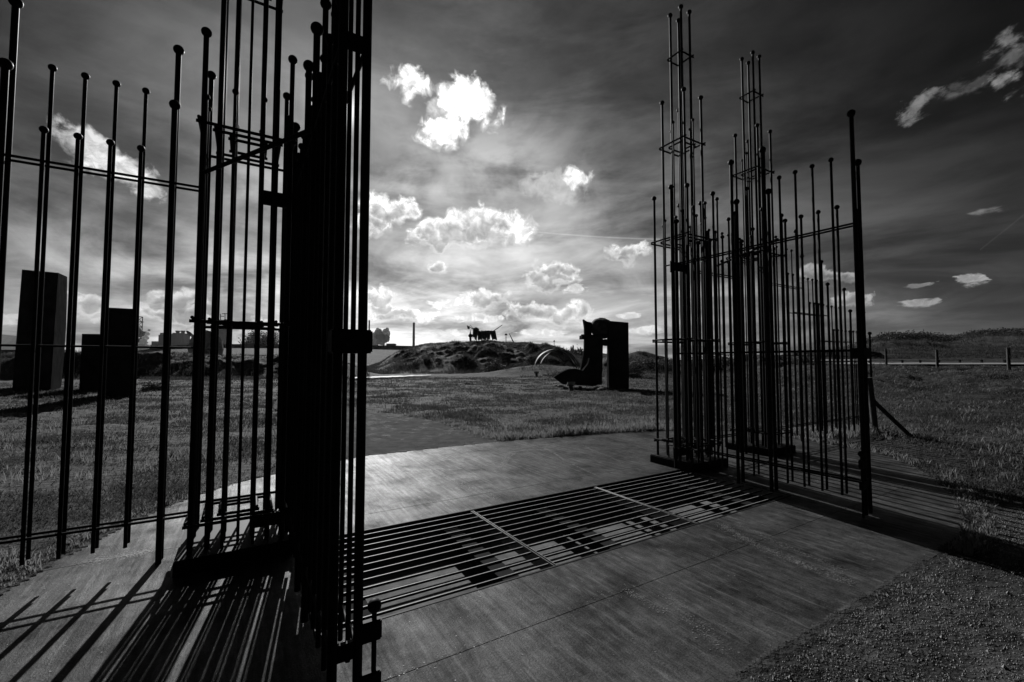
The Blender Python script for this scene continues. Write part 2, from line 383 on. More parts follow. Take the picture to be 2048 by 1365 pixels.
cg = thing('cattle_grid', 'steel cattle grid of long parallel bars set across the roadway between the gate leaves', 'cattle grid', T1, GA)
xs = [GU0 + .012, -3.665, -2.005, GU1 - .012]
nb = 12; pitch = (GV1 - GV0) / (nb + .5)
for s in range(3):
    for k in range(nb):
        y = -(GV0 + pitch * (k + .75))
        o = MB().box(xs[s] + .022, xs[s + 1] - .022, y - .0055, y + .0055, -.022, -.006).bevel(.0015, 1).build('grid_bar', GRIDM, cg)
        o.data.materials.append(STEELD)      # worn bright treads; flanks coloured black to stand in for their shade
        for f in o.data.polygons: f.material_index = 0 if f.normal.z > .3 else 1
for i, x in enumerate(xs):
    for d in ((-.011, .011) if i in (1, 2) else (0,)):
        MB().box(x + d - .004, x + d + .004, -GV1 + .02, -GV0 - .02, -.10, -.003).bevel(.002, 1).build('panel_edge', GRIDM, cg)
for s, y in ((1, -GV0 - .009), (-1, -GV1 + .009)):
    MB().box(GU0 + .01, GU1 - .01, y - .008, y + .008, -.12, .003).build('rim_angle', STEEL, cg)
for i in range(5):
    x = GU0 + .30 + i * 1.06
    MB().box(x - .07, x + .07, -GV1 + .03, -GV0 - .03, -.17, -.08).build('cross_beam', STEELD, cg)

# ------------------------------------------------------------------ terrain
def vnoise(x, y, seed=0):
    xi = np.floor(x).astype(np.int64); yi = np.floor(y).astype(np.int64); fx = x - xi; fy = y - yi
    fx = fx * fx * (3 - 2 * fx); fy = fy * fy * (3 - 2 * fy)
    def h(a, b):
        n = (a * 374761393 + b * 668265263 + seed * 982451653) & 0xffffffff
        n = ((n ^ (n >> 13)) * 1274126177) & 0xffffffff
        return ((n ^ (n >> 16)) & 0xffff) / 65535.0
    return (h(xi, yi) * (1 - fx) + h(xi + 1, yi) * fx) * (1 - fy) + (h(xi, yi + 1) * (1 - fx) + h(xi + 1, yi + 1) * fx) * fy
def fbm(x, y, o=4, seed=0):
    s = 0; a = .5
    for i in range(o): s = s + a * (vnoise(x, y, seed + i) - .5); x = x * 2.03 + 7.1; y = y * 2.03 + 3.3; a *= .55
    return s
def ss(x, a, b): t = np.clip((x - a) / (b - a), 0, 1); return t * t * (3 - 2 * t)
def zat(py, Y): return CAMH + (723.5 - py) / 881.4 * Y
PXC = lambda X, Y: 1024 + 881.4 * X / np.maximum(Y, .01)
MC = [(730, 742), (760, 728), (790, 709), (820, 698), (850, 690), (880, 689), (910, 689), (940, 687), (965, 685), (990, 684), (1010, 687), (1040, 689), (1080, 691), (1100, 694), (1120, 699), (1135, 706), (1150, 716), (1180, 724)]
HC = [(1560, 722), (1640, 712), (1700, 696), (1740, 688), (1790, 683), (1830, 681), (1870, 682), (1900, 685), (1930, 682), (1970, 678), (2010, 675), (2060, 670), (2200, 665)]
def height(X, Y):
    px = PXC(X, Y); front = Y > 1
    r = np.hypot(X, Y)
    z = .10 * fbm(X * .25, Y * .25, 4, 3) * ss(r, 9, 16) + .22 * fbm(X * .07, Y * .07, 3, 5) * ss(r, 14, 30)
    z = z + .085 * fbm(X * 1.3, Y * 1.6, 5, 9) * ss(r, 3.5, 8) + .10 * fbm(X * .5, Y * .8, 4, 13) * ss(r, 6, 14)
    # central dune mound
    my, mx = zip(*[(p[1], p[0]) for p in MC]); hc = np.interp(px, mx, [zat(q, 74) for q in my], 0, 0)
    lowf = 56 + 5 * (fbm(px * .012, px * 0 + 2, 3, 21))
    m = hc * (.30 * ss(Y, lowf, lowf + 5) + .70 * ss(Y, lowf + 2, 74)) * (1 - ss(Y, 82, 105)) * ((px > 728) & (px < 1182))
    rid = 1 - np.abs(fbm(X * .16 + Y * .10, Y * .22 - X * .05, 4, 37)) * 4
    rough = fbm(X * .35, Y * .35, 5, 31) * 1.6 + .9 * fbm(X * .9 + Y * .3, Y * .9, 5, 35) + .7 * np.clip(rid, 0, 1)
    z = z + m + rough * ss(m, .4, 2.5) * (1 - ss(Y, 66, 74) * .8)
    # small foot mound beside the portal, and low dunes to the right of it
    def bump(cx, cy, rx, ry, h): return h * np.exp(-(((X - cx) / rx) ** 2 + ((Y - cy) / ry) ** 2))
    a = at(1080, 740, 50); z = z + bump(a.x, 50, 5.5, 3.0, 1.15) + bump(a.x + 5, 47, 3.2, 2.2, .55)
    a = at(1280, 740, 62); z = z + bump(a.x, 64, 9, 4, 2.3) + bump(a.x - 4, 50, 4, 2.4, .9) + bump(a.x + 14, 56, 12, 4, 1.3)
    a = at(1200, 705, 90); z = z + bump(a.x, 92, 9, 5, 2.6)
    a = at(1290, 718, 150); z = z + bump(a.x, 160, 40, 14, 2.4)
    z = z + (.9 * ss(np.abs(fbm(X * .16, Y * .16, 4, 61)), .05, .3) + .5 * fbm(X * .6, Y * .6, 4, 63)) * ss(px, 1100, 1260) * (1 - ss(px, 1640, 1740)) * ss(Y, 42, 52) * (1 - ss(Y, 100, 140))
    # bank on the left with a steep shaded face
    e = 37.5 + 3.5 * fbm(X * .12, X * 0 + 1.5, 4, 41) + .010 * (px - 300)
    bk = (2.05 + .35 * fbm(X * .15, Y * .15, 3, 43)) * ss(Y, e, e + 4.5) * (1 - ss(px, 640, 770)) * front
    z = z + bk + 1.3 * fbm(X * .5, Y * .5, 5, 47) * ss(bk, .3, 2) * (1 - ss(Y, 44, 60))
    # rise on the right up to the road, then the dune hills
    rr = 1.12 * ss(Y + .28 * X, 17, 33) * ss(px, 1330, 1700) * front
    z = z + rr + (.55 * fbm(X * .35, Y * .45, 4, 51) + .30 * fbm(X * 1.1, Y * 1.3, 4, 53)) * ss(rr, .02, .5) * (1 - ss(Y, 30, 36))
    hx, hy = zip(*HC); hh = np.interp(px, hx, [zat(q, 118) - 1.0 for q in hy], 0, None)
    hill = np.maximum(hh, 0) * (.35 * ss(Y, 52, 74) + .65 * ss(Y, 70, 118)) * (1 - ss(Y, 135, 190)) * front * ss(px, 1560, 1640)
    z = z + hill + 3.6 * fbm(X * .12, Y * .12, 6, 57) * ss(hill, .4, 4) * (1 - ss(Y, 105, 118) * .6)
    z = z * ss(r, 1.5, 4) 
    # level ground around and below the apron
    u = (X - T1.x) * UX.x + (Y - T1.y) * UX.y; v = (X - T1.x) * VX.x + (Y - T1.y) * VX.y
    near = np.maximum(np.maximum(np.abs(u + 1.8) - 5.6, np.abs(v) - 3.2), 0)
    z = z * ss(near, .0, 3.0) + .015 * (1 - ss(near, 0, 2)) - .012 + .02 * fbm(X * 4, Y * 4, 3, 77) * (1 - ss(r, 12, 20)) + .10 * fbm(X * 2.2, Y * 3.6, 4, 78) * ss(near, .3, 1.6) * (1 - ss(r, 30, 45))
    z = np.where(inside_pad(u, v, .05), -.10, z)
    z = np.where((u > GU0 - .5) & (u < GU1 + .5) & (v > GV0 - .5) & (v < GV1 + .5), -1.2, z)
    return z
def grid_mesh(name, X, Y, Z, closed, m):
    nr, nc = X.shape
    v = np.stack([X, Y, Z], -1).reshape(-1, 3).astype(np.float32)
    i = np.arange(nr - 1)[:, None]; j = np.arange(nc if closed else nc - 1)[None, :]; j2 = (j + 1) % nc
    f = np.stack([i * nc + j, i * nc + j2, (i + 1) * nc + j2, (i + 1) * nc + j], -1).reshape(-1, 4)
    me = bpy.data.meshes.new(name); me.vertices.add(len(v)); me.vertices.foreach_set('co', v.ravel())
    me.loops.add(f.size); me.loops.foreach_set('vertex_index', f.ravel().astype(np.int32))
    me.polygons.add(len(f)); me.polygons.foreach_set('loop_start', (np.arange(len(f)) * 4).astype(np.int32)); me.polygons.foreach_set('loop_total', np.full(len(f), 4, np.int32))
    me.polygons.foreach_set('use_smooth', np.ones(len(f), bool)); me.update(); me.validate()
    return link(name, me, m)
th = np.concatenate([np.radians(np.linspace(-60, 60, 900)), np.radians(np.linspace(61, 299, 90))])
rad = np.concatenate([[.02], np.geomspace(.6, 34, 330), np.geomspace(34.2, 130, 330), np.geomspace(133, 940, 50)])
TH, RR = np.meshgrid(th, rad)
X = RR * np.sin(TH); Y = RR * np.cos(TH)
# grid runs clockwise seen from above: reverse so that normals point up
gr = grid_mesh('ground', X[:, ::-1], Y[:, ::-1], height(X, Y)[:, ::-1], True, GROUND); gr['kind'] = 'structure'

def strip(name, left, right, m, dz=.012, th_=0.03, n=40):
    def res(pl):
        pl = [Vector(p) for p in pl]; d = [0]
        for a, c in zip(pl[:-1], pl[1:]): d.append(d[-1] + (c - a).length)
        t = np.linspace(0, d[-1], n); return np.interp(t, d, [p.x for p in pl]), np.interp(t, d, [p.y for p in pl])
    lx, ly = res(left); rx, ry = res(right); k = np.linspace(0, 1, 14)
    wob = lambda q: .10 * np.sin(q * 23 + np.sin(q * 57))
    tt = np.linspace(0, 1, n)[:, None] * 4
    X = lx[:, None] * (1 - k) + rx[:, None] * k + wob(tt) * (np.abs(k - .5) * 2) ** 6; Y = ly[:, None] * (1 - k) + ry[:, None] * k
    u0, v0 = (X - T1.x) * UX.x + (Y - T1.y) * UX.y, (X - T1.x) * VX.x + (Y - T1.y) * VX.y
    Z = np.where(inside_pad(u0, v0, -.02), -.005, height(X, Y) + dz)
    o = grid_mesh(name, X, Y, Z, False, m); o['kind'] = 'structure'; return o
pr = [gw(-1.50, -2.99), gnd(930, 860), gnd(870, 842), gnd(800, 830), gnd(735, 820), gnd(640, 806), gnd(556, 797)]
pl_ = [gw(-4.25, -2.99), gw(-5.0, -3.9), gnd(610, 875), gnd(575, 850), gnd(553, 830), gnd(545, 815)]
asph = strip('asphalt_path', [p for p in pl_], [p for p in pr], ASPH, .006)
pg = strip('gravel_path', [gnd(700, 758), gnd(760, 756.5), gnd(820, 754.5), gnd(862, 753)], [gnd(700, 760.5), gnd(760, 758.6), gnd(820, 756.2), gnd(862, 754.2)], PATHM, .16)

# ------------------------------------------------------------------ gate: towers, leaves, fence bays
MD = .1992
H1, H2, H2B, H3, H3B = 6.943, 5.553, 5.151, 4.044, 3.641
def tower(u, label):
    t = thing('gate_tower', label, 'steel tower', gw(u, 0), GA, 'stepped bar towers of the gateway')
    MB().box(-.385, .385, -.385, .385, -.02, .11).bevel(.012).build('base_plate', STEEL, t)
    h0 = .108
    P = lambda a, b, h, r, br: pole(t, a * MD, b * MD, h0, h, r, br)
    for a in (-.5, .5):
        for b in (-.5, .5): P(a, b, H1, .0182, .036)
    for a in (-1, 1):
        for b in (-1, 1): P(a, b, H2, .0182, .036)
    for a, b in ((-1, 0), (1, 0), (0, -1), (0, 1)): P(a, b, H2B, .0110, .0235)
    for a in (-1.5, 1.5):
        for b in (-1.5, 1.5): P(a, b, H3, .0182, .036)
    for s in (-1.5, 1.5):
        for q in (-.5, .5): P(s, q, H3B, .0110, .0235); P(q, s, H3B, .0110, .0235)
    for z, rings in ((6.226, (.5,)), (4.82, (1, .5)), (3.336, (1.5, 1, .5)), (1.82, (1.5, 1, .5)), (.32, (1.5, 1, .5))):
        f = MB()
        for g in rings:
            e = g * MD
            for s in (-1, 1):
                o = .013 + .021 if g != 0 else 0
                f.tube((-e - .045, s * e + s * .026, z), (e + .045, s * e + s * .026, z), .0125, n=10)
                f.tube((s * e + s * .026, -e - .045, z + .026), (s * e + s * .026, e + .045, z + .026), .0125, n=10)
        f.build('square_frame', STEEL, t)
    return t
UT2 = 9.68 * MD; UL1 = -5.703; UL2 = UL1 - UT2
tower(0, 'tall stepped bar tower at the right leaf, nearer of the two right towers')
tower(UT2, 'tall stepped bar tower farther back, behind the middle of the right leaf')
tower(UL1, 'tall stepped bar tower at the left gate leaf, cut by the top photo edge')
tower(UL2, 'tall stepped bar tower at the outer end of the left fence panel')

def bay(u, sgn, w, tz, label, thin, thick, rail, both=True, first=.195, bracket=False, mid=True, endthick=None):
    """fence panel from post at u to u+sgn*w, double layer of bars: tall layer behind, short layer in front"""
    t = thing('fence_panel', label, 'fence panel', gw(u, 0), GA, 'stepped bar panels of the gateway fence')
    lays = ((.055, thin, thick, 0), (-.045, thin - .505, thick - .51, 1))
    for y, a, b, k in lays:
        if both: pole(t, 0, y, -.02, b, .0195, .038, name='post')
        bb = b if endthick is None else (endthick - .48 * k)
        pole(t, sgn * w, y, -.02, bb, .0195, .038, name='post')
        for i in range(4):
            pole(t, sgn * (first + .176 * i), y, .16, a, .0120, .0250)
    for z in (rail, .325):
        for y in (.055, -.045):
            MB().tube((-.2 * sgn if both else -.35 * sgn, y, z), (sgn * w, y, z), .0098, n=10).build('rail', STEEL, t)
    if mid: MB().tube((-.2 * sgn if both else -.3 * sgn, .03, 1.63), (sgn * w, .025, 1.63), .008, n=10).build('rail', STEEL, t)
    if bracket:
        MB().box(sgn * w, sgn * w + sgn * .22 if sgn > 0 else sgn * w, -.02, .07, 2.78, 2.88).build('bracket', STEEL, t) if sgn > 0 else None
    return t
bay(.507, 1, .923, 0, 'black bar fence panel between the two right towers', H3B, H3, 2.92)
bay(UL1 - .507, -1, .923, 0, 'black bar fence panel at the left edge of the photo with four pairs of bars', H3B, H3, 2.92)
bay(UT2 + .507, 1, .99, 0, 'tallest bar fence panel to the right of the back tower', H3B, H3, 2.92, first=.28)
bay(3.43, 1, .98, 0, 'second bar panel right of the back tower, one step lower', H3B - .49, H3, 2.44, both=False, first=.235, endthick=3.56)
bay(4.41, 1, .97, 0, 'third bar panel right of the back tower, two steps lower', H3B - .98, H3, 1.93, both=False, first=.20, endthick=3.07)
bay(5.38, 1, .92, 0, 'lowest bar panel at the far right end of the fence, behind the thick near post', H3B - 1.47, H3, 1.45, both=False, first=.19, mid=False, endthick=2.62)

def leaf(u, sgn, label):
    """sgn=+1: short layer lies at larger u (right leaf)"""
    t = thing('gate_leaf', label, 'gate leaf', gw(u, .137), GA, 'two open gate leaves')
    Y_ = lambda v: -(v - .137)
    thick = (.137, 1.063, 1.463, 2.367); thin = (.325, .503, .682, .858, 1.262, 1.646, 1.818, 1.992, 2.172)
    for x, a, b in ((0, H3B, H3), (sgn * .10, H3B - .49, H3 - .49)):
        for i, v in enumerate(thick): pole(t, x, Y_(v), .02, b, .0198, .038, name='post')
        for v in thin: pole(t, x, Y_(v), .16, a, .0120, .0250)
    for z in (2.92, .325):
        for x in (0, sgn * .10):
            MB().tube((x, Y_(.02), z), (x, Y_(2.367), z), .0105, n=10).build('rail', STEEL, t)
    MB().box(sgn * .05 - .006, sgn * .05 + .006, Y_(2.367), Y_(.1), 1.62, 1.645).build('rail', STEEL, t)
    # hinges to the tower
    for z in (2.84, .18):
        hb = MB().box(min(0, sgn * .34), max(0, sgn * .34), -.025, .025, z, z + .11)
        hb.tube((0, 0, z - .03), (0, 0, z + .13), .034, n=16).build('hinge', STEEL, t)
    for z in (2.885, .29): MB().box(min(0, sgn * .1), max(0, sgn * .1), Y_(2.375), Y_(2.355), z, z + .07).build('end_plate', STEEL, t)
    # horizontal stay from tower to leaf
    MB().tube((sgn * .72, Y_(.36), 2.94), (sgn * .02, Y_(1.60), 2.94), .015, n=10).build('stay_bar', STEEL, t)
    # drop bolt on the free post, towards the opening
    dz = -.135 if sgn < 0 else 0.0; bx = -sgn * .066
    db = MB().tube((bx, Y_(2.372), .0), (bx, Y_(2.372), .60 + dz), .0105, n=14); db.ball((bx, Y_(2.372), .615 + dz), .029, 20)
    db.build('drop_bolt', STEEL, t)
    for z0, z1 in ((.475 + dz, .56 + dz), (.27 + dz, .35 + dz)):
        MB().box(min(bx * 1.45, 0), max(bx * 1.45, 0), Y_(2.372) - .018, Y_(2.372) + .018, z0, z1).bevel(.006, 2).build('bolt_keeper', STEEL, t)
    return t
lr = leaf(-.445, 1, 'open bar gate leaf on the right, seen from the side beyond the cattle grid')
ll = leaf(UL1 + .445, -1, 'open bar gate leaf on the left, nearest to the viewer and seen almost edge-on')
# lock case and its handle plate on the near (left) leaf
Y_ = lambda v: -(v - .137)
lb = MB().box(-.130, .034, Y_(2.41), Y_(2.30), 1.555, 1.655).bevel(.006, 2).build('lock_case', STEEL, ll)
MB().tube((-.03, Y_(2.398), 1.6), (-.03, Y_(2.406), 1.6), .010, n=14).build('keyhole_cover', GRIDM, lb)
lb2 = MB().box(-.034, .130, Y_(2.41), Y_(2.30), 1.555, 1.655).bevel(.006, 2).build('lock_case', STEEL, lr)

# ------------------------------------------------------------------ sculptures
def tub(pts, r, parent_name=None):
    m = MB()
    for a, c in zip(pts[:-1], pts[1:]): m.tube(a, c, r, n=10)
    return m
def outline(pxs, Y, depth): return [at(x, y, Y) for x, y in pxs], Vector((0, depth, 0))
def grounded(p, dz=-.15): return Vector((p.x, p.y, float(height(np.array(p.x), np.array(p.y))) + dz))

def plate_block(label, F1, F2, B, base_y, top1, top2, top3, nm, skew=0):
    # F1,F2: front base corners px; B: third base corner (right back) px; tops px
    a = gnd(*F1); c = gnd(*F2); d = gnd(*B)
    def up(g, tp):
        v = dirpx(*tp); k = g.y / v.y; return Vector((v.x * k, g.y, CAMH + v.z * k))
    A, C, D = up(a, top1), up(c, top2), up(d, top3)
    e = a + (d - c); E = A + (D - C) * 1.0
    b = MB().b; n = 8
    ctr = (a + d) / 2; ctr.z = 0
    o = Vector((ctr.x, ctr.y, 0))
    rings = []
    for i in range(n + 1):
        t = i / n; bow = math.sin(t * math.pi) * .10
        q = [a.lerp(A, t), c.lerp(C, t), d.lerp(D, t) + Vector((bow, 0, 0)), e.lerp(E, t)]
        if i == 0:
            for p in q: p.z = -.25
        rings.append([b.verts.new(p - o) for p in q])
    for r0, r1 in zip(rings[:-1], rings[1:]):
        for j in range(4): b.faces.new((r0[j], r0[(j + 1) % 4], r1[(j + 1) % 4], r1[j]))
    b.faces.new(rings[-1]); b.faces.new(rings[0][::-1])
    bmesh.ops.recalc_face_normals(b, faces=b.faces)
    me = bpy.data.meshes.new(nm); b.to_mesh(me); b.free()
    ob = link(nm, me, CORTEN); ob.location = o; tag(ob, label, 'sculpture', 'dark steel blocks standing on the left lawn'); return ob
plate_block('tallest dark steel monolith on the left lawn, with a paler curved right side', (24, 781), (101, 782.5), (122, 776), 0, (44, 539.5), (116.5, 546), (134.5, 554), 'steel_monolith')
plate_block('lowest dark steel block on the left lawn, half hidden behind a taller one', (158, 782), (226, 783), (236, 778), 0, (164, 668), (228, 669), (238, 671), 'steel_monolith')
plate_block('middle-height dark steel block on the left lawn, rightmost of the three', (208, 795), (264, 796), (270, 789), 0, (218, 615.6), (266, 618), (272, 620.5), 'steel_monolith')

# portal monument
PY = 25.6
mon = thing('portal_monument', 'dark steel portal with two tall legs, curved foot and boulder on top', 'sculpture', (at(1212, 776, PY).x, PY, 0))
MO = mon.location.copy()
def mp_(pxs, Y, depth, name, m=CORTEN, bev=.015):
    p, off = outline(pxs, Y, depth); p = [q - MO for q in p]
    mb = MB().prism(p, off)
    return mb.build(name, m, mon, smooth=False)
mp_([(1218, 642), (1257, 645.5), (1258, 778), (1218, 780)], PY - .3, .55, 'leg')
mp_([(1167, 639), (1174, 643.5), (1183.5, 645.5), (1184, 652), (1183, 672), (1206, 672), (1206, 690), (1204, 770), (1163, 770), (1162, 737), (1166, 715), (1169, 698), (1170, 670), (1169.5, 655)], PY + .1, .4, 'leg')
mp_([(1165, 670), (1218, 668.5), (1218, 676), (1165, 677.5)], PY - .1, 1.2, 'lintel')
mp_([(1164, 669), (1169, 669), (1169, 678), (1164, 678)], PY - .45, .35, 'lintel_end')
mp_([(1108, 755), (1120, 747), (1137, 739), (1152, 738), (1166, 742), (1171, 735), (1176, 728), (1179, 716), (1180, 720), (1181, 760), (1196, 770), (1190, 773), (1150, 771), (1126, 769)], PY - .6, .8, 'curved_foot')
rk = MB(); rk.b.free(); rk.b = bmesh.new()
vs = bmesh.ops.create_icosphere(rk.b, subdivisions=4, radius=.62)['verts']
for v in vs:
    n = fbm(np.array(v.co.x * 2.2 + 5), np.array(v.co.y * 2.2 + v.co.z * 1.7), 4, 5); v.co *= 1 + .35 * float(n)
bl = rk.build('boulder', STONE, mon); bl.location = at(1203, 655, PY + .5) - MO; bl.scale = (1.02, 1.0, .95)
hb = MB().ball((0, 0, 0), .26, 18, (1, 1, .8)).build('hanging_knob', CORTEN, mon); hb.location = at(1211, 685.5, PY + .4) - MO

# arched sculpture behind the portal
def arc_band(name, pts, Y0, Y1, w, r, m, parent, org):
    b = MB().b; prev = None; n = len(pts)
    for i, (x, y) in enumerate(pts):
        t = i / (n - 1); Y = Y0 + (Y1 - Y0) * t; c = at(x, y, Y) - org
        ww = w * math.sin(math.pi * (.12 + .76 * t))
        q = [b.verts.new(c + Vector(o)) for o in ((-.05, -ww, 0), (.05, -ww, .05), (.05, ww, .12), (-.05, ww, .07))]
        if prev:
            for j in range(4): b.faces.new((prev[j], prev[(j + 1) % 4], q[(j + 1) % 4], q[j]))
        else: b.faces.new(q)
        prev = q
    b.faces.new(prev[::-1]); bmesh.ops.recalc_face_normals(b, faces=b.faces)
    me = bpy.data.meshes.new(name); b.to_mesh(me); b.free(); return link(name, me, m, parent)
AO = at(1110, 735, 48); AO.z = 0.6
ar = thing('arched_sculpture', 'large hoop of bent steel bands half sunk beside the mound, left of the portal', 'sculpture', AO)
import math as _m
def ell(cx, cy, rx, ry, a0, a1, n=26): return [(cx + rx * _m.cos(R(a0 + (a1 - a0) * i / (n - 1))), cy - ry * _m.sin(R(a0 + (a1 - a0) * i / (n - 1)))) for i in range(n)]
arc_band('hoop', ell(1110, 738, 40, 38, 170, 8), 47, 49, 1.1, .1, HOOP, ar, AO)
arc_band('hoop', ell(1118, 742, 38, 41, 160, 20), 45.5, 50, .6, .1, HOOP, ar, AO)
arc_band('blade', [(1126, 731), (1132, 724), (1138, 722), (1146, 728), (1153, 737)], 45, 45.5, .5, .1, CORTEN, ar, AO)

# round dish sculpture behind the left tower
DO = at(408, 726, 58); DO.z = 1.9
ds = thing('dish_sculpture', 'pale faceted steel dish with a pointed blade, seen between the bars of the left tower', 'sculpture', DO)
b = MB().b; c0 = b.verts.new(at(410, 700, 57) - DO); ringv = []
for i in range(16):
    a = i / 16 * 2 * math.pi; ringv.append(b.verts.new(at(410 + 35 * math.cos(a), 698 + 38 * math.sin(a), 58 + (.5 if i % 2 else -.3)) - DO))
for i in range(16): b.faces.new((c0, ringv[i], ringv[(i + 1) % 16]))
e = bmesh.ops.extrude_face_region(b, geom=list(b.faces)); bmesh.ops.translate(b, vec=(0, .25, 0), verts=[x for x in e['geom'] if isinstance(x, bmesh.types.BMVert)])
bmesh.ops.recalc_face_normals(b, faces=b.faces); me = bpy.data.meshes.new('dish'); b.to_mesh(me); b.free(); link('dish', me, PALESC, ds)
bl = MB().ball((0, 0, 0), 1.0, 16, (.75, .12, .22)).build('pointed_blade', PALESC, ds); bl.location = at(381, 669, 58) - DO; bl.rotation_euler = (0, R(38), 0)
mb = MB().tube(at(400, 690, 58.4) - DO, at(386, 673, 58.2) - DO, .08).build('blade_stem', PALESC, ds)
mb = MB().prism([at(420, 712, 57.5) - DO, at(446, 722, 57.5) - DO, at(400, 724, 57.5) - DO], (0, .4, 0)).build('foot', PALESC, ds, smooth=False)

# planks animal on the mound
QY = 75.0
QO = at(968, 686, QY)
an = thing('plank_beast_sculpture', 'shaggy beast built of slanting planks with two long rods, on top of the mound', 'sculpture', QO)
bd = MB()
for i in range(46):
    t = i / 45; x = 948 + 41 * t + random.uniform(-.4, .4)
    top = 662.5 - 6.0 * math.exp(-((t - .06) / .13) ** 2) + random.uniform(-1.0, 1.4); bot = 679 + random.uniform(-2.0, 3.2) - 3 * math.exp(-(t / .10) ** 2)
    lean = (-2.2 if t < .2 else (4.5 if t > .78 else random.uniform(-1.5, 1.5)))
    Yq = QY + random.uniform(-1.1, 1.1)
    p, q = at(x, top, Yq) - QO, at(x + lean, bot, Yq) - QO
    bd.tube(p, q, .15, .07, n=4)
bd.build('body', TIMBER, an)
hd = MB()
for i in range(12):
    x = 947 + i * .8; hd.tube(at(x + 1.5, 655.5 + abs(i - 5) * .5 + random.uniform(-.5, .5), QY + random.uniform(-.6, .6)) - QO, at(x + random.uniform(-1.5, 2), 668 + random.uniform(-1, 2), QY + random.uniform(-.6, .6)) - QO, .14, .10, n=4)
hd.build('head', TIMBER, an)
MB().tube(at(985, 664, QY) - QO, at(1004.5, 650.5, QY + 1) - QO, .07, .05).build('rod', STEELD, an)
MB().tube(at(948, 660, QY) - QO, at(937, 652.5, QY) - QO, .07, .05).build('rod', STEELD, an)
MB().tube(at(947, 658, QY) - QO, at(940, 650, QY) - QO, .04, .03).build('rod', STEELD, an)
MB().prism([at(x, y, QY) - QO for x, y in ((933.7, 650.5), (940, 656), (938, 658.6), (935, 658))], (0, .3, 0)).build('muzzle', STEELD, an, smooth=False)
for x in (969, 974, 953):
    MB().tube(at(x, 676, QY) - QO, at(x, 685, QY) - QO, .06).build('leg', STEELD, an)
# bulb totem next to it
BO = at(940.5, 686, 74)
bt = thing('bulb_totem_sculpture', 'small dark totem with a round bulb and forked top, beside the plank beast', 'sculpture', BO)
MB().tube(at(941, 688, 74) - BO, at(941, 676, 74) - BO, .14, .2).build('stem', STEELD, bt)
MB().ball(at(941, 672, 74) - BO, .36, 16, (1, .8, .95)).build('bulb', STEELD, bt)
MB().tube(at(940.2, 671, 74) - BO, at(941, 660.5, 74) - BO, .15, .03).build('spike', STEELD, bt)
MB().tube(at(944, 672, 74) - BO, at(946.5, 668, 74) - BO, .09, .03).build('side_horn', STEELD, bt)
MB().ball(at(938, 686, 74) - BO, .55, 12, (1.2, .8, .45)).build('boulder_foot', STONE, bt)
# bent pole sculpture
VO = at(1030, 688, 80)
vb = thing('bent_pole_sculpture', 'thin dark pole leaning back with a second pole lying flat, on the mound crest', 'sculpture', VO)
MB().tube(at(1018.5, 667.5, 80) - VO, at(1028, 687, 80) - VO, .05, .12).build('leaning_pole', STEELD, vb)
MB().tube(at(1028, 687, 80) - VO, at(1048, 686, 80) - VO, .10, .05).build('lying_pole', STEELD, vb)
# twin uprights
TO = at(1144, 706, 88)
tw = thing('twin_upright_sculpture', 'pair of slim dark uprights like two standing figures, between mound and portal', 'sculpture', TO)
MB().prism([at(x, y, 88) - TO for x, y in ((1141, 706), (1141.3, 696), (1142.4, 692), (1143.6, 695), (1144, 706))], (0, .5, 0)).build('upright', STEELD, tw, smooth=False)
MB().prism([at(x, y, 88.6) - TO for x, y in ((1145, 706), (1144.5, 697), (1146, 690.5), (1147.8, 692), (1148, 706))], (0, .5, 0)).build('upright', STEELD, tw, smooth=False)

# info plinths and stones
def plinth(px, py, Y, w, h, label):
    p = grounded(at(px, py, Y), 0)
    t = thing('information_plinth', label, 'information plinth', p, 0, 'low plinths beside the sculptures')
    MB().box(-w * .25, w * .25, -.12, .12, -.1, h * .75).bevel(.01).build('pedestal', STONE, t)
    MB().box(-w / 2, w / 2, -.22, .22, -.02, .02, Matrix.Translation((0, 0, h * .86)) @ Matrix.Rotation(R(-28), 4, 'X')).build('slanted_panel', GALV, t)
plinth(1142, 770, 23.2, .40, .42, 'low plinth with a slanted pale panel in front of the portal')
plinth(1073, 750, 44, .45, .5, 'small pale plinth on the lawn near the arched hoop')
def stone(name, p, r, label, group=None, m=STONE, sq=.6, seed=1):
    b = MB(); vs = bmesh.ops.create_icosphere(b.b, subdivisions=3, radius=r)['verts']
    for v in vs:
        n = fbm(np.array(v.co.x / r * 1.3 + seed * 3.7), np.array(v.co.y / r * 1.3 + v.co.z / r * 1.1 + seed), 4, seed); v.co *= 1 + .7 * float(n)
        v.co.z *= sq
    o = b.build(name, m); o.location = grounded(p, r * .12); tag(o, label, 'stone', group); return o
for i, (px, py, r) in enumerate([(1113, 772, .16), (1121, 775, .22), (1130, 777, .15), (1153, 778, .18), (1160, 776, .12), (1194, 779, .20), (1202, 782, .26), (1212, 780, .15)]):
    stone('stone', gnd(px, py), r, ['pale stone at the tip of the portal\'s curved foot', 'larger stone just right of the foot\'s tip', 'small flat stone left of the slanted plinth', 'rounded stone right of the slanted plinth', 'smallest stone under the middle of the portal\'s foot', 'stone under the gap between the portal legs, left one', 'big rough stone in front of the gap between the portal legs', 'little stone touching the portal\'s right leg'][i], 'stones round the foot of the portal', seed=i + 1)
stone('stone', gnd(936, 769), .22, 'lone lumpy stone on the open lawn below the mound', seed=31)
stone('stone', gnd(928, 768), .13, 'smaller stone beside the lone lumpy stone on the lawn', seed=33)

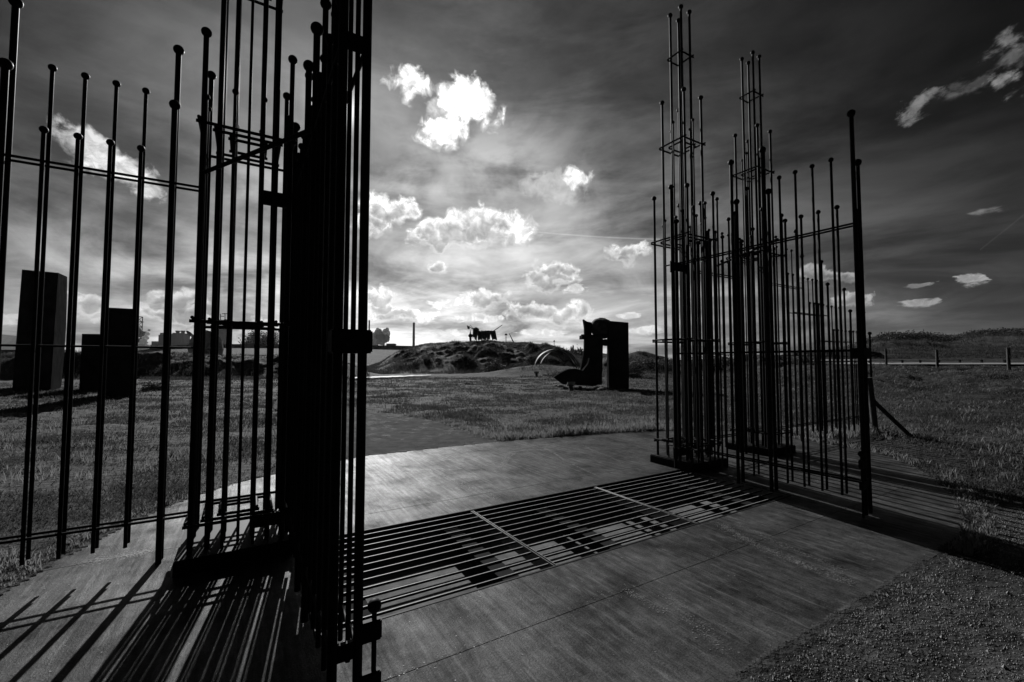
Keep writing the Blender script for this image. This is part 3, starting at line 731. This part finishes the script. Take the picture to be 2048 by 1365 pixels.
# ------------------------------------------------------------------ bushes (leafy clumps)
def leaf_cloud(n, cx, cy, cz, rx, ry, rz, size, seed):
    g = np.random.default_rng(seed)
    k = 9; cc = g.normal(0, 1, (k, 3)) * (.42, .42, .30); ck = g.integers(0, k, n)
    p = cc[ck] + g.normal(0, .26, (n, 3)); p[:, 2] = np.abs(p[:, 2] + .35)
    p = p * (rx, ry, rz) + (cx, cy, cz)
    a = g.normal(0, 1, (n, 3)); a /= np.linalg.norm(a, axis=1)[:, None]; b2 = np.cross(a, g.normal(0, 1, (n, 3))); b2 /= np.linalg.norm(b2, axis=1)[:, None]
    s = size * g.uniform(.6, 1.4, (n, 1))
    return np.stack([p - b2 * s * .5, p + a * s, p + b2 * s * .5, p - a * s], 1).reshape(-1, 3)
def quads(name, v, m, nv=4):
    n = len(v) // nv
    me = bpy.data.meshes.new(name); me.vertices.add(len(v)); me.vertices.foreach_set('co', v.astype(np.float32).ravel())
    me.loops.add(len(v)); me.loops.foreach_set('vertex_index', np.arange(len(v), dtype=np.int32))
    me.polygons.add(n); me.polygons.foreach_set('loop_start', (np.arange(n) * nv).astype(np.int32)); me.polygons.foreach_set('loop_total', np.full(n, nv, np.int32))
    me.update(); return link(name, me, m)
def bush(px, py, Y, w, h, label, seed, n=1500, size=.05, group=None):
    p = grounded(at(px, py, Y), 0)
    t = thing('bush', label, 'bush', p, 0, group)
    quads('foliage', leaf_cloud(n, 0, 0, 0, w / 2, w / 2, h * .8, size, seed), LEAFM).parent = t
    m = MB(); g = random.Random(seed)
    for i in range(7): m.tube((0, 0, -.05), (g.uniform(-.3, .3) * w, g.uniform(-.3, .3) * w, h * g.uniform(.5, .85)), .02 * max(w, .5), .006, n=5)
    m.build('stems', TIMBER, t)
bush(992, 744, 52, 2.6, 1.3, 'low spreading bush at the foot of the mound, on its right end', 3, 2600, .11, 'bushes round the mound')
bush(312, 781, 23, 1.1, .55, 'small dark bush on the left lawn right of the steel blocks', 5, 1600, .05)
bush(1157, 706, 86, 5.5, 2.0, 'round bush on the dune just left of the portal top', 7, 2200, .2, 'bushes round the mound')
bush(1262, 752, 42, 3.4, 1.3, 'dark scrub directly right of the portal', 9, 2600, .1, 'scrub on the dunes right of the portal')
bush(1300, 742, 50, 4.5, 1.2, 'grey scrub between the portal and the right tower', 13, 2600, .12, 'scrub on the dunes right of the portal')
bush(1420, 738, 52, 5.0, 1.6, 'scrub patch seen through the nearer right tower', 15, 2400, .14, 'scrub on the dunes right of the portal')
bush(1600, 735, 48, 4.0, 1.3, 'scrub patch seen through the right fence panels', 17, 2400, .14, 'scrub on the dunes right of the portal')
for i, (px, Y, w, h, lb_) in enumerate([(1760, 110, 9, 3.2, 'dark thicket on the hill crest beside the near gate post'), (1800, 114, 12, 3.4, 'longest dark thicket on the hill crest, left hump'), (1845, 116, 12, 3.0, 'dark thicket on the top of the left hump of the hill'), (1885, 116, 9, 2.2, 'low thicket where the hill crest dips'), (1962, 118, 10, 2.6, 'thicket on the rising right part of the hill'), (2005, 118, 13, 3.0, 'broad thicket near the right photo edge on the hill'), (2044, 118, 11, 3.2, 'highest thicket at the right photo edge')]):
    bush(px, 700, Y, w, h * .62, lb_, 40 + i, 9000, .26, 'thickets along the right hill crest')

# dark hut roof by the road
hp = at(1752, 712, 62); hp.z = zat(716, 62) 
ht = thing('roadside_shelter', 'dark low shelter roof behind the near gate post by the road', 'shelter', hp)
MB().prism([(-1.4, 0, 0), (1.6, 0, 0), (.6, 0, .75), (-1.0, 0, .95)], (0, 2.0, 0)).build('roof', STEELD, ht, smooth=False)
MB().box(-1.1, 1.1, .2, 1.8, -1.5, 0).build('wall', STEELD, ht, smooth=False)

# ------------------------------------------------------------------ stock fence and guard rail on the right
fp = [(1660, 33), (1773, 29.5), (1875, 26.6), (2018, 23.2), (2230, 20)]
fps = []
for i, (px, Y) in enumerate(fp):
    p = grounded(at(px, 735, Y), 0); fps.append(p)
    if i == 4: continue
fw = thing('wire_fence', 'wire stock fence on wooden posts in front of the road on the right', 'fence', fps[0])
for p in fps:
    q = p - fps[0]; hgt = 1.22
    MB().tube(q + Vector((0, 0, -.3)), q + Vector((0, 0, hgt)), .075, .07, n=10).build('post', TIMBER, fw)
for k in range(7):
    w = MB()
    for a, c in zip(fps[:-1], fps[1:]):
        z = .18 + k * .155; w.tube(a - fps[0] + Vector((0, -.08, z)), c - fps[0] + Vector((0, -.08, z)), .006, n=5)
    w.build('wire', STEELD, fw)
rl = [(1540, 56), (1640, 48), (1740, 42), (1880, 38), (2060, 34.5), (2200, 32)]
rp = [Vector((at(px, 725, Y).x, Y, zat(729, Y) - .30)) for px, Y in rl]
gd = thing('guard_rail', 'pale steel crash barrier along the road behind the wire fence', 'crash barrier', rp[0])
for zz in (.40, .74):
    m = MB()
    for a, c in zip(rp[:-1], rp[1:]):
        d = (c - a); m.box(-d.length / 2, d.length / 2, -.09, .09, -.05, .05, Matrix.Translation((a + c) / 2 - rp[0] + Vector((0, 0, zz))) @ Vector((d.x, d.y, 0)).to_track_quat('X', 'Z').to_matrix().to_4x4())
    m.build('beam', GALV, gd, smooth=False)
for a, c in zip(rp[:-1], rp[1:]):
    for k in range(4):
        p = a.lerp(c, k / 4) - rp[0]; MB().box(p.x - .05, p.x + .05, p.y + .02, p.y + .14, p.z - .7, p.z + .78).build('post', STEELD, gd, smooth=False)
VERGE = mat('pale_gravel_verge', .22, .9, .1, nscale=3, namp=.3)
b = MB().b; prev = None
for (px, Y) in rl:
    q = [b.verts.new(p) for p in (Vector((at(px, 725, Y - 1.6).x, Y - 1.6, zat(728.7, Y - 1.6))), Vector((at(px, 725, Y - .4).x, Y - .4, zat(726.4, Y - .4))), Vector((at(px, 725, Y + 6).x, Y + 6, zat(725.0, Y + 6))), Vector((at(px, 725, Y + 8).x, Y + 8, -.5)))]
    if prev:
        for j in range(3): b.faces.new((prev[j], q[j], q[j + 1], prev[j + 1]))
    prev = q
bmesh.ops.recalc_face_normals(b, faces=b.faces); me = bpy.data.meshes.new('road'); b.to_mesh(me); b.free(); o = link('road', me, VERGE); o['kind'] = 'structure'
# timber corner post with brace close to the fence end
c0 = gnd(1752, 868); c1 = gnd(1824, 876)
cp = thing('braced_timber_post', 'short leaning timber fence post with a diagonal brace behind the thick near gate post', 'fence post', c0)
MB().tube((0, 0, -.1), (-.10, 0, 1.18), .06, .055, n=12).build('post', TIMBER, cp)
MB().tube(c1 - c0, Vector((-.06, 0, .72)), .042, .042, n=10).build('brace', TIMBER, cp)

# ------------------------------------------------------------------ far works, dike, masts
dk = MB(); DY = 240
prof2 = [(272, 716), (284, 705), (330, 698), (375, 692), (440, 689.5), (560, 690), (740, 691.5), (840, 693.5), (900, 695)]
b = dk.b; prev = None
for x, y in prof2:
    top = at(x, y, DY); q = [b.verts.new(p) for p in (at(x, 726, DY - 60), Vector((top.x, DY - 14, top.z - 2.6)), Vector((top.x, DY - 8, top.z - 1.9)), Vector((top.x, DY - 7.9, top.z)), Vector((top.x, DY + 20, top.z)), Vector((top.x, DY + 60, 0)))]
    q[0].co.z = 0.2
    if prev:
        for j in range(5): b.faces.new((prev[j], q[j], q[j + 1], prev[j + 1]))
    prev = q
DIKE = mat('dike_turf', .038, .9, .1, nscale=.25, namp=.45, bump=.6, bscale=.8)
d = dk.build('embankment', DIKE, smooth=False); d['kind'] = 'structure'
# left far slope
b = MB().b; lf = []
for x, y in ((-260, 655), (-60, 661), (0, 669), (32, 672), (60, 690), (90, 712)):
    t = at(x, y, 150); lf.append((at(x, 700, 95), t, Vector((t.x, 185, 0))))
for a, c in zip(lf[:-1], lf[1:]):
    for j in (0, 1): b.faces.new([b.verts.new(p) for p in (a[j], c[j], c[j + 1], a[j + 1])])
bmesh.ops.remove_doubles(b, verts=b.verts, dist=.01); bmesh.ops.recalc_face_normals(b, faces=b.faces)
me = bpy.data.meshes.new('hills'); b.to_mesh(me); b.free(); o = link('hills', me, DIKE); o['kind'] = 'structure'

FY = 760.0
def works(name, label, cat, px, group=None):
    o = at(px, 720, FY); o.z = 0; return thing(name, label, cat, o, 0, group), o
def fbox(t, o, x0, x1, ytop, name, m, ybot=722, Y=FY, dep=14):
    a = at(x0, ytop, Y); c = at(x1, ytop, Y)
    return MB().box(a.x - o.x, c.x - o.x, Y - o.y, Y - o.y + dep, -2, a.z).build(name, m, t, smooth=False)
t, o = works('power_station', 'hazy block of works buildings with two stepped roofs seen between the left fence bars', 'factory', 340)
for x0, x1, y in ((317, 333, 670), (320, 326, 666), (342, 357, 669), (345, 356, 666)): fbox(t, o, x0, x1, y, 'block', FARC, dep=random.uniform(20, 30))
fbox(t, o, 296, 317, 690, 'low_hall', FAR); fbox(t, o, 303, 314, 683, 'conveyor_house', FAR, dep=9); fbox(t, o, 357, 376, 687, 'low_hall', FARC)
for i, x in enumerate((353.5, 364)):
    t, o = works('chimney', ['squat chimney standing on the corner of the works block', 'free-standing squat chimney right of the works block'][i], 'chimney', x, 'chimneys of the far works')
    p = at(x, 662.5, FY); MB().tube((0, 0, 0), (0, 0, p.z), 2.9, 2.6, n=20).build('shaft', FARC, t); MB().tube((0, 0, p.z - 1.5), (0, 0, p.z + .6), 3.5, n=20).build('rim', FARC, t)
t, o = works('chimney', 'tall slim black chimney rising left of the mound', 'chimney', 827, 'chimneys of the far works')
p = at(827, 645.5, FY); MB().tube((0, 0, 0), (0, 0, p.z), 2.6, 1.8, n=20).build('shaft', FAR, t)
for y in (647, 673): q = at(827, y, FY); MB().tube((0, 0, q.z - .6), (0, 0, q.z + .6), 2.2 if y > 660 else 1.9, n=20).build('gallery', FAR, t)
t, o = works('chimney', 'short grey chimney just right of the nearest gate post', 'chimney', 737.5, 'chimneys of the far works')
p = at(738, 641, FY); MB().tube((0, 0, 0), (0, 0, p.z), 1.7, 1.2, n=16).build('shaft', FARC, t)
def lattice(t, o, cx, w, y0, y1, name, m, seed, Y=FY):
    g = random.Random(seed); b = MB()
    x0, x1 = at(cx - w, y1, Y).x - o.x, at(cx + w, y1, Y).x - o.x; zb, zt = 0, at(cx, y0, Y).z
    n = 9
    for i in range(n + 1):
        z = zb + (zt - zb) * i / n; b.box(x0 - g.uniform(0, 3), x1 + g.uniform(0, 3), -4, 4, z - .5, z + .5)
        if i < n:
            z2 = zb + (zt - zb) * (i + 1) / n
            for y in (-4, 4): b.tube((x0, y, z), (x1, y, z2), .5, n=5); b.tube((x1, y, z), (x0, y, z2), .5, n=5)
            if g.random() < .8: b.box(x0 + g.uniform(0, 3), x1 - g.uniform(0, 3), -3, 3, z, z + (z2 - z) * .75)
    for x in (x0, x1):
        for y in (-4, 4): b.tube((x, y, zb), (x, y, zt), .7, n=6)
    return b.build(name, m, t, smooth=False)
t, o = works('blast_furnace', 'dark blast furnace scaffold half hidden by the rightmost steel block', 'blast furnace', 274, 'blast furnaces of the far works')
lattice(t, o, 271, 7, 634, 720, 'scaffold_tower', FAR, 3); lattice(t, o, 281, 4, 664, 720, 'scaffold_tower', FAR, 5)
pj = at(283, 660, FY) - o; b = MB(); b.tube(at(270, 650, FY) - o, at(286, 668, FY) - o, 2.2, n=10); b.ball(at(284, 668, FY) - o, 5, 12); b.build('downcomer_pipe', FAR, t)
t, o = works('blast_furnace', 'blast furnace tower with crane tops behind the left gate tower', 'blast furnace', 445, 'blast furnaces of the far works')
lattice(t, o, 446, 7.5, 641, 720, 'scaffold_tower', FARC, 8); fbox(t, o, 438, 454, 658, 'furnace_house', FARC)
b = MB(); b.tube(at(441, 645, FY) - o, at(441, 628, FY) - o, .8, n=6); b.tube(at(450, 645, FY) - o, at(450, 627, FY) - o, .8, n=6); b.tube(at(440, 633, FY) - o, at(448, 633, FY) - o, .7, n=6); b.tube(at(444, 628, FY) - o, at(455, 628, FY) - o, .7, n=6); b.build('crane_tops', FAR, t)
t, o = works('pumping_house', 'low flat-roofed house on the embankment left of the slim chimney', 'building', 780)
o2 = at(780, 692, DY); t.location = o2; MB().box(-2, 2, 0, 5, -1.2, 1.0).build('wall', FARC, t, smooth=False); MB().box(-2.3, 2.3, -.3, 5.3, 1.003, 1.2).build('roof', FAR, t, smooth=False)
# far wood beyond the embankment
def treeline(x0, x1, ytop, Y, n, seed, label, jag=4):
    g = np.random.default_rng(seed); a = at(x0, 715, Y).x; c = at(x1, 715, Y).x; vv = []
    K = int((x1 - x0) / 4) + 2
    for k in range(K):
        cx = a + (c - a) * (k + g.uniform(-.3, .3)) / K; hh = at(0, ytop + g.uniform(0, jag), Y).z
        vv.append(leaf_cloud(n, cx, Y + g.uniform(0, 12), hh * .35, 6, 4, hh * .62, .9, seed * 100 + k))
    return quads('far_wood', np.concatenate(vv), LEAFM)
o = treeline(488, 512, 671, 420, 900, 3, ''); tag(o, 'hazy distant wood above the embankment behind the left gate tower', 'wood', kind='stuff')
o = treeline(516, 545, 669, 430, 900, 5, ''); tag(o, 'second hazy clump of far wood, right next to the dense left gate leaf', 'wood', kind='stuff')

def steam(name, balls, label):
    b = bmesh.new()
    for i, (px, py, rp_, Y) in enumerate(balls):
        c = at(px, py, Y); r = rp_ * Y / 881
        vs = bmesh.ops.create_icosphere(b, subdivisions=4, radius=r)['verts']
        for v in vs:
            n = fbm(np.array(v.co.x / r * 1.6 + i * 3), np.array(v.co.y / r * 1.6 + v.co.z / r * 2.1 + i), 5, 90 + i); v.co *= 1 + 1.0 * float(n); v.co += c
    me = bpy.data.meshes.new(name); b.to_mesh(me); b.free(); me.polygons.foreach_set('use_smooth', [True] * len(me.polygons))
    o = link(name, me, STEAM); tag(o, label, 'smoke', kind='stuff'); return o
steam('smoke_plume', [(747, 683, 11, 800), (755, 672, 11, 803), (762, 680, 11, 798), (770, 668, 9, 806), (771, 677, 8, 800), (757, 664, 7, 806), (744, 691, 9, 800), (774, 660, 4, 806)], 'billowing grey smoke cloud above the embankment right of the nearest gate post')
steam('smoke_plume', [(276, 703, 7, 640), (281, 693, 7, 640), (287, 685, 6.5, 640), (291, 676, 5, 640), (295, 668, 3.5, 640), (298, 661, 2.3, 640), (290, 696, 7, 642), (272, 696, 6, 642)], 'thin rising plume of steam in front of the far works between the left fence bars')

def mast(px, ytop, Y, label, w, ybot=712, kind=0):
    o = at(px, ybot, Y); hgt = at(px, ytop, Y).z - o.z
    t = thing('lamp_mast', label, 'lamp post', o, 0, 'lamp masts beyond the dunes')
    MB().tube((0, 0, -6), (0, 0, hgt), .22, .14, n=8).build('pole', GALV, t)
    if kind == 0:
        MB().tube((0, 0, hgt - .2), (0, 0, hgt + .5), w, w * .4, n=16).build('lamp_ring', FAR, t); MB().tube((0, 0, hgt - 1.3), (0, 0, hgt - 1.0), w * .25, n=12).build('collar', FAR, t)
    else: MB().box(-w, w, -.2, .2, hgt - .12, hgt + .12).build('lamp_arms', GALV, t)
mast(1012, 670, 180, 'round-headed high mast on the mound crest right of the plank beast', .7)
mast(1108.5, 683, 230, 'smaller round-headed mast behind the right shoulder of the mound', .55)
for i, px in enumerate((1264, 1277.5, 1289, 1299)):
    mast(px, 711 + i * .7, 260, ['first road lamp right of the portal', 'second road lamp right of the portal', 'third road lamp right of the portal', 'fourth road lamp, nearest the right tower'][i], 1.0, 722, 1)

# ------------------------------------------------------------------ grass
def blades(name, X, Y, hgt, wid, m, seed, lean=.6, zoff=0.0):
    g = np.random.default_rng(seed); n = len(X); Z = height(X, Y) + zoff
    a = g.uniform(0, 2 * np.pi, n); la = g.uniform(0, 2 * np.pi, n); ln = hgt * lean * g.uniform(.2, 1.0, n)
    dx, dy = np.cos(a) * wid, np.sin(a) * wid
    p0 = np.stack([X - dx, Y - dy, Z - .01], 1); p1 = np.stack([X + dx, Y + dy, Z - .01], 1)
    mx, my = np.cos(la) * ln, np.sin(la) * ln
    p2 = np.stack([X + dx * .7 + mx * .4, Y + dy * .7 + my * .4, Z + hgt * .6], 1); p3 = np.stack([X + mx, Y + my, Z + hgt], 1)
    p4 = np.stack([X - dx * .7 + mx * .4, Y - dy * .7 + my * .4, Z + hgt * .6], 1)
    return quads(name, np.stack([p0, p1, p2, p3, p4], 1).reshape(-1, 3), m, 5)
def uvof(X, Y): return (X - T1.x) * UX.x + (Y - T1.y) * UX.y, (X - T1.x) * VX.x + (Y - T1.y) * VX.y
apoly = np.array([(p.x, p.y) for p in pl_] + [(p.x, p.y) for p in pr[::-1]])
def inpoly(X, Y, P):
    c = np.zeros(X.shape, bool); j = len(P) - 1
    for i in range(len(P)):
        xi, yi = P[i]; xj, yj = P[j]
        k = ((yi > Y) != (yj > Y)) & (X < (xj - xi) * (Y - yi) / (yj - yi + 1e-12) + xi); c ^= k; j = i
    return c
n = 620000
t_ = np.radians(rng.uniform(-53, 53, n)); r_ = 2.2 * np.exp(rng.uniform(0, math.log(45 / 2.2), n))
X = r_ * np.sin(t_); Y = r_ * np.cos(t_); u_, v_ = uvof(X, Y)
den = ss(fbm(X * .9, Y * .9, 4, 71), -.16, .14) * .93 + .07
# thinly grown gravel strip at the near right corner of the apron
gz = (v_ > 3.0) & (u_ < 1.2)
den = np.where(gz, den * .03 * ss(fbm(X * 1.8, Y * 1.8, 4, 75), -.1, .2), den)
ok = ~inside_pad(u_, v_, -.03) & ~inpoly(X, Y, apoly) & (rng.uniform(0, 1, n) < den)
X, Y, r_ = X[ok], Y[ok], r_[ok]
hg = (.016 + .020 * rng.uniform(0, 1, len(X)) ** 2 + .03 * ss(fbm(X * .6, Y * .6, 4, 73), .05, .25)) * np.clip(r_ / 5, .8, 6) ** .6
g1 = blades('grass', X, Y, hg, .0028 * np.clip(r_ / 4, 1, 9) ** .85, BLADE, 5, 1.1); tag(g1, 'short grazed turf of the lawns around the gateway', 'grass', kind='stuff')
# rank tufts along the apron and path edges
ex, ey, eh = [], [], []
def edge_tufts(pts, n, spread, h, off=0.0):
    pts = [Vector(p) for p in pts]
    for a, c in zip(pts[:-1], pts[1:]):
        L = (c - a).length; k = int(n * L); d = (c - a) / max(L, 1e-6); nrm = Vector((-d.y, d.x, 0))
        for _ in range(k):
            s = random.random(); o = random.gauss(0, 1) * spread + off; p = a + d * (s * L) + nrm * o
            cl = .35 + 1.2 * max(0., float(fbm(np.array(p.x * 1.7), np.array(p.y * 1.7), 3, 81)) + .28)
            for q in range(6):
                ex.append(p.x + random.gauss(0, .022)); ey.append(p.y + random.gauss(0, .022)); eh.append(h * cl * random.uniform(.4, 1.1))
edge_tufts([gw(-1.45, -3.28), gw(-.44, -3.12), gw(.75, -2.95), gw(2.25, -2.5), gw(3.2, -2.2)], 200, .12, .19)
edge_tufts([gw(-1.42, -3.3), gnd(945, 861), gnd(885, 842), gnd(815, 829)], 90, .10, .12)
edge_tufts([gw(1.2, -3.6), gw(2.6, -3.1), gw(3.6, -2.6)], 60, .25, .14)
edge_tufts([gw(4.0, -.5), gw(5.0, -.1), gw(6.4, .3)], 200, .22, .22)
edge_tufts([gw(3.75, -.8), gw(3.72, .3), gw(3.45, 1.2), gw(2.85, 1.85)], 60, .08, .09)
edge_tufts([gw(2.2, 2.26), gw(1.45, 2.66), gw(.1, 3.08), gw(-.8, 3.14)], 90, .05, .06)
edge_tufts([gw(-.8, 3.14), gw(-2, 3.14), gw(-3.6, 3.14)], 14, .05, .035)
edge_tufts([gw(-7.14, .0), gw(-7.0, -.4), gw(-6.85, -.85), gw(-6.6, -1.35), gw(-6.25, -1.9), gw(-5.8, -2.35), gw(-5.1, -2.75), gw(-4.3, -3.05)], 80, .06, .07)
edge_tufts([gw(-7.5, -.3), gw(-7.1, -.6)], 160, .15, .16)
g_ = random.Random(5)
for _ in range(420):
    rr_ = 8.0 * math.exp(g_.random() * 1.5); aa_ = R(g_.uniform(-50, 50)); c_ = Vector((rr_ * math.sin(aa_), rr_ * math.cos(aa_), 0))
    if inpoly(np.array([c_.x]), np.array([c_.y]), apoly)[0]: continue
    w_ = g_.uniform(.04, .22)
    for q in range(int(10 + 160 * w_)):
        ex.append(c_.x + random.gauss(0, w_)); ey.append(c_.y + random.gauss(0, w_ * .5)); eh.append(random.uniform(.03, .10) * (1 + w_ * 3))
p = gnd(1175, 808); edge_tufts([p + Vector((-.8, .2, 0)), p + Vector((.9, 0, 0))], 110, .2, .13)
ex, ey, eh = map(np.array, (ex, ey, eh)); u_, v_ = uvof(ex, ey); ok = ~inside_pad(u_, v_, .02)
g2 = blades('grass_tufts', ex[ok], ey[ok], eh[ok], .0042, BLADET, 8, .7); tag(g2, 'rank tufts of longer grass along the edges of the apron and path', 'grass', kind='stuff')
# rough grass on the mound, banks and hills
def area(n, th0, th1, r0, r1, cond, seed):
    g = np.random.default_rng(seed); t = np.arctan((g.uniform(th0, th1, n) - 1024) / 881.4); r = r0 * np.exp(g.uniform(0, math.log(r1 / r0), n)); X = r * np.tan(t); Y = r
    k = cond(X, Y) & (g.uniform(0, 1, n) < ss(fbm(X * .5, Y * .5, 4, seed), -.2, .15)); return X[k], Y[k], g
Xs, Ys, Hs, Ws = [], [], [], []
for (n, a, c, r0, r1, h, w, sd_) in ((70000, 730, 1180, 55, 84, .34, .022, 91), (60000, -60, 740, 36, 60, .30, .016, 92), (45000, 1040, 1740, 42, 100, .32, .018, 93), (70000, 1330, 2150, 11, 34, .10, .0045, 94), (60000, 1560, 2120, 55, 125, .5, .035, 95)):
    X, Y, g = area(n, a, c, r0, r1, lambda X, Y: Y > 0, sd_); Xs.append(X); Ys.append(Y); Hs.append(h * g.uniform(.3, 1.1, len(X))); Ws.append(np.full(len(X), w))
X, Y, H, Wd = map(np.concatenate, (Xs, Ys, Hs, Ws)); u_, v_ = uvof(X, Y); ok = ~inside_pad(u_, v_, -.3) & (PXC(X, Y) > -200)
k2 = ~((Y > 36) & (Y < 60) & (PXC(X, Y) > 1480) & (PXC(X, Y) < 2200)); ok &= k2
g3 = blades('dune_grass', X[ok], Y[ok], H[ok], Wd[ok], BLADED, 12, .8); tag(g3, 'rough dune grass on the mound, banks and hills', 'grass', kind='stuff')
# gravel chips
n = 26000; uu = rng.uniform(-4.2, 2.6, n); vv = 3.06 + np.abs(rng.normal(0, .8, n)); P = np.stack([T1.x + UX.x * uu + VX.x * vv, T1.y + UX.y * uu + VX.y * vv], 1)
keep = (P[:, 1] > .8) & (rng.uniform(0, 1, n) < ss(fbm(P[:, 0] * 1.2, P[:, 1] * 1.2, 4, 99), -.25, .1) + .15); P = P[keep]; n = len(P)
z = height(P[:, 0], P[:, 1]); s = rng.uniform(.0015, .0065, (n, 1)) * (1 + (rng.uniform(0, 1, (n, 1)) > .985) * 1.6)
c = np.concatenate([P, z[:, None] + s * .3], 1)
a = rng.normal(0, 1, (n, 3)); a[:, 2] *= .4; a /= np.linalg.norm(a, axis=1)[:, None]; b_ = np.cross(a, (0, 0, 1)); b_ /= np.linalg.norm(b_, axis=1)[:, None]; k = np.array([[0, 0, 1.]])
top = c + k * s; q = [c + a * s, c + b_ * s * .7, c - a * s * .8, c - b_ * s]
tri = np.stack([q[0], q[1], top, q[1], q[2], top, q[2], q[3], top, q[3], q[0], top], 1).reshape(-1, 3)
g4 = quads('gravel', tri, GRAV, 3); tag(g4, 'loose gravel chips scattered beyond the near edge of the apron', 'gravel', kind='stuff')
# pale grit, scuffs and tyre dust on the apron
gp = []
def dust(pts, n, w, sz):
    for a, c in zip(pts[:-1], pts[1:]):
        k = int(n * (Vector(c) - Vector(a)).length)
        for _ in range(k):
            p = Vector(a).lerp(Vector(c), random.random()); gp.append((p.x + random.gauss(0, w), p.y + random.gauss(0, w), random.uniform(.4, 1.3) * sz))
def G_(*l): return [gnd(*q) for q in l]
dust(G_((1003, 936), (1009, 915), (1022, 905), (1050, 901), (1094, 900)), 900, .022, .006)
dust(G_((1010, 936), (1015, 918), (1030, 906)), 700, .018, .005)
dust(G_((1090, 898), (1108, 906), (1128, 921)), 700, .016, .006)
dust(G_((1165, 890), (1185, 901), (1220, 914), (1246, 927)), 500, .018, .006)
dust(G_((1145, 929), (1190, 950)), 500, .014, .006)
dust(G_((900, 905), (1060, 892), (1240, 875)), 260, .02, .006)
dust(G_((860, 940), (1000, 1000)), 200, .03, .006)
dust(G_((1440, 1050), (1520, 1094), (1620, 1135), (1710, 1168)), 1100, .030, .0055)
dust(G_((1470, 1046), (1560, 1090), (1690, 1142)), 500, .022, .005)
dust(G_((780, 1360), (1000, 1272), (1200, 1198), (1350, 1145), (1500, 1085), (1655, 1036)), 110, .025, .0035)
dust(G_((1250, 1180), (1330, 1225)), 500, .02, .005); dust(G_((1330, 1190), (1450, 1300)), 300, .04, .006)
dust(G_((160, 1128), (230, 1115), (300, 1102)), 2600, .035, .006)
dust(G_((80, 1158), (200, 1180)), 60, .06, .006)
for _ in range(2600):
    u = random.uniform(-7, 3.3); v = random.uniform(-2.9, 3.0); p = gw(u, v); gp.append((p.x, p.y, .0035 * math.exp(random.gauss(0, .45))))
gp = np.array(gp); u_, v_ = uvof(gp[:, 0], gp[:, 1])
ok = inside_pad(u_, v_, .04) & ~((u_ > GU0 - .01) & (u_ < GU1 + .01) & (v_ > GV0 - .01) & (v_ < GV1 + .01)); gp = gp[ok]; n = len(gp)
a = rng.uniform(0, 2 * np.pi, n); vv = []
for k in range(4):
    t = a + k * np.pi / 2 + rng.uniform(-.4, .4, n); r = gp[:, 2] * rng.uniform(.5, 1.2, n); vv.append(np.stack([gp[:, 0] + r * np.cos(t), gp[:, 1] + r * np.sin(t), np.full(n, .0015) + rng.uniform(0, .0012, n)], 1))
g5 = quads('grit', np.stack(vv, 1).reshape(-1, 3), mat('pale_dust', .13, .45, .25, nscale=9, namp=.6)); tag(g5, 'pale grit, dust and tyre scuffs on the concrete apron', 'grit', kind='stuff')

# ------------------------------------------------------------------ haze
hz = MB().box(-1000, 1000, -1000, 1000, -3.5, 92).build('haze', None, smooth=False)
hm = bpy.data.materials.new('thin_haze'); hm.use_nodes = True; ht_ = hm.node_tree; ht_.nodes.clear()
pv = ht_.nodes.new('ShaderNodeVolumePrincipled'); pv.inputs['Color'].default_value = (.8, .8, .8, 1); pv.inputs['Density'].default_value = HAZE; pv.inputs['Anisotropy'].default_value = .2
oo = ht_.nodes.new('ShaderNodeOutputMaterial'); ht_.links.new(pv.outputs[0], oo.inputs['Volume']); hz.data.materials.append(hm); hz['kind'] = 'stuff'; hz['label'] = 'thin haze over the far works'; hz['category'] = 'haze'
print('objects', len(bpy.data.objects))
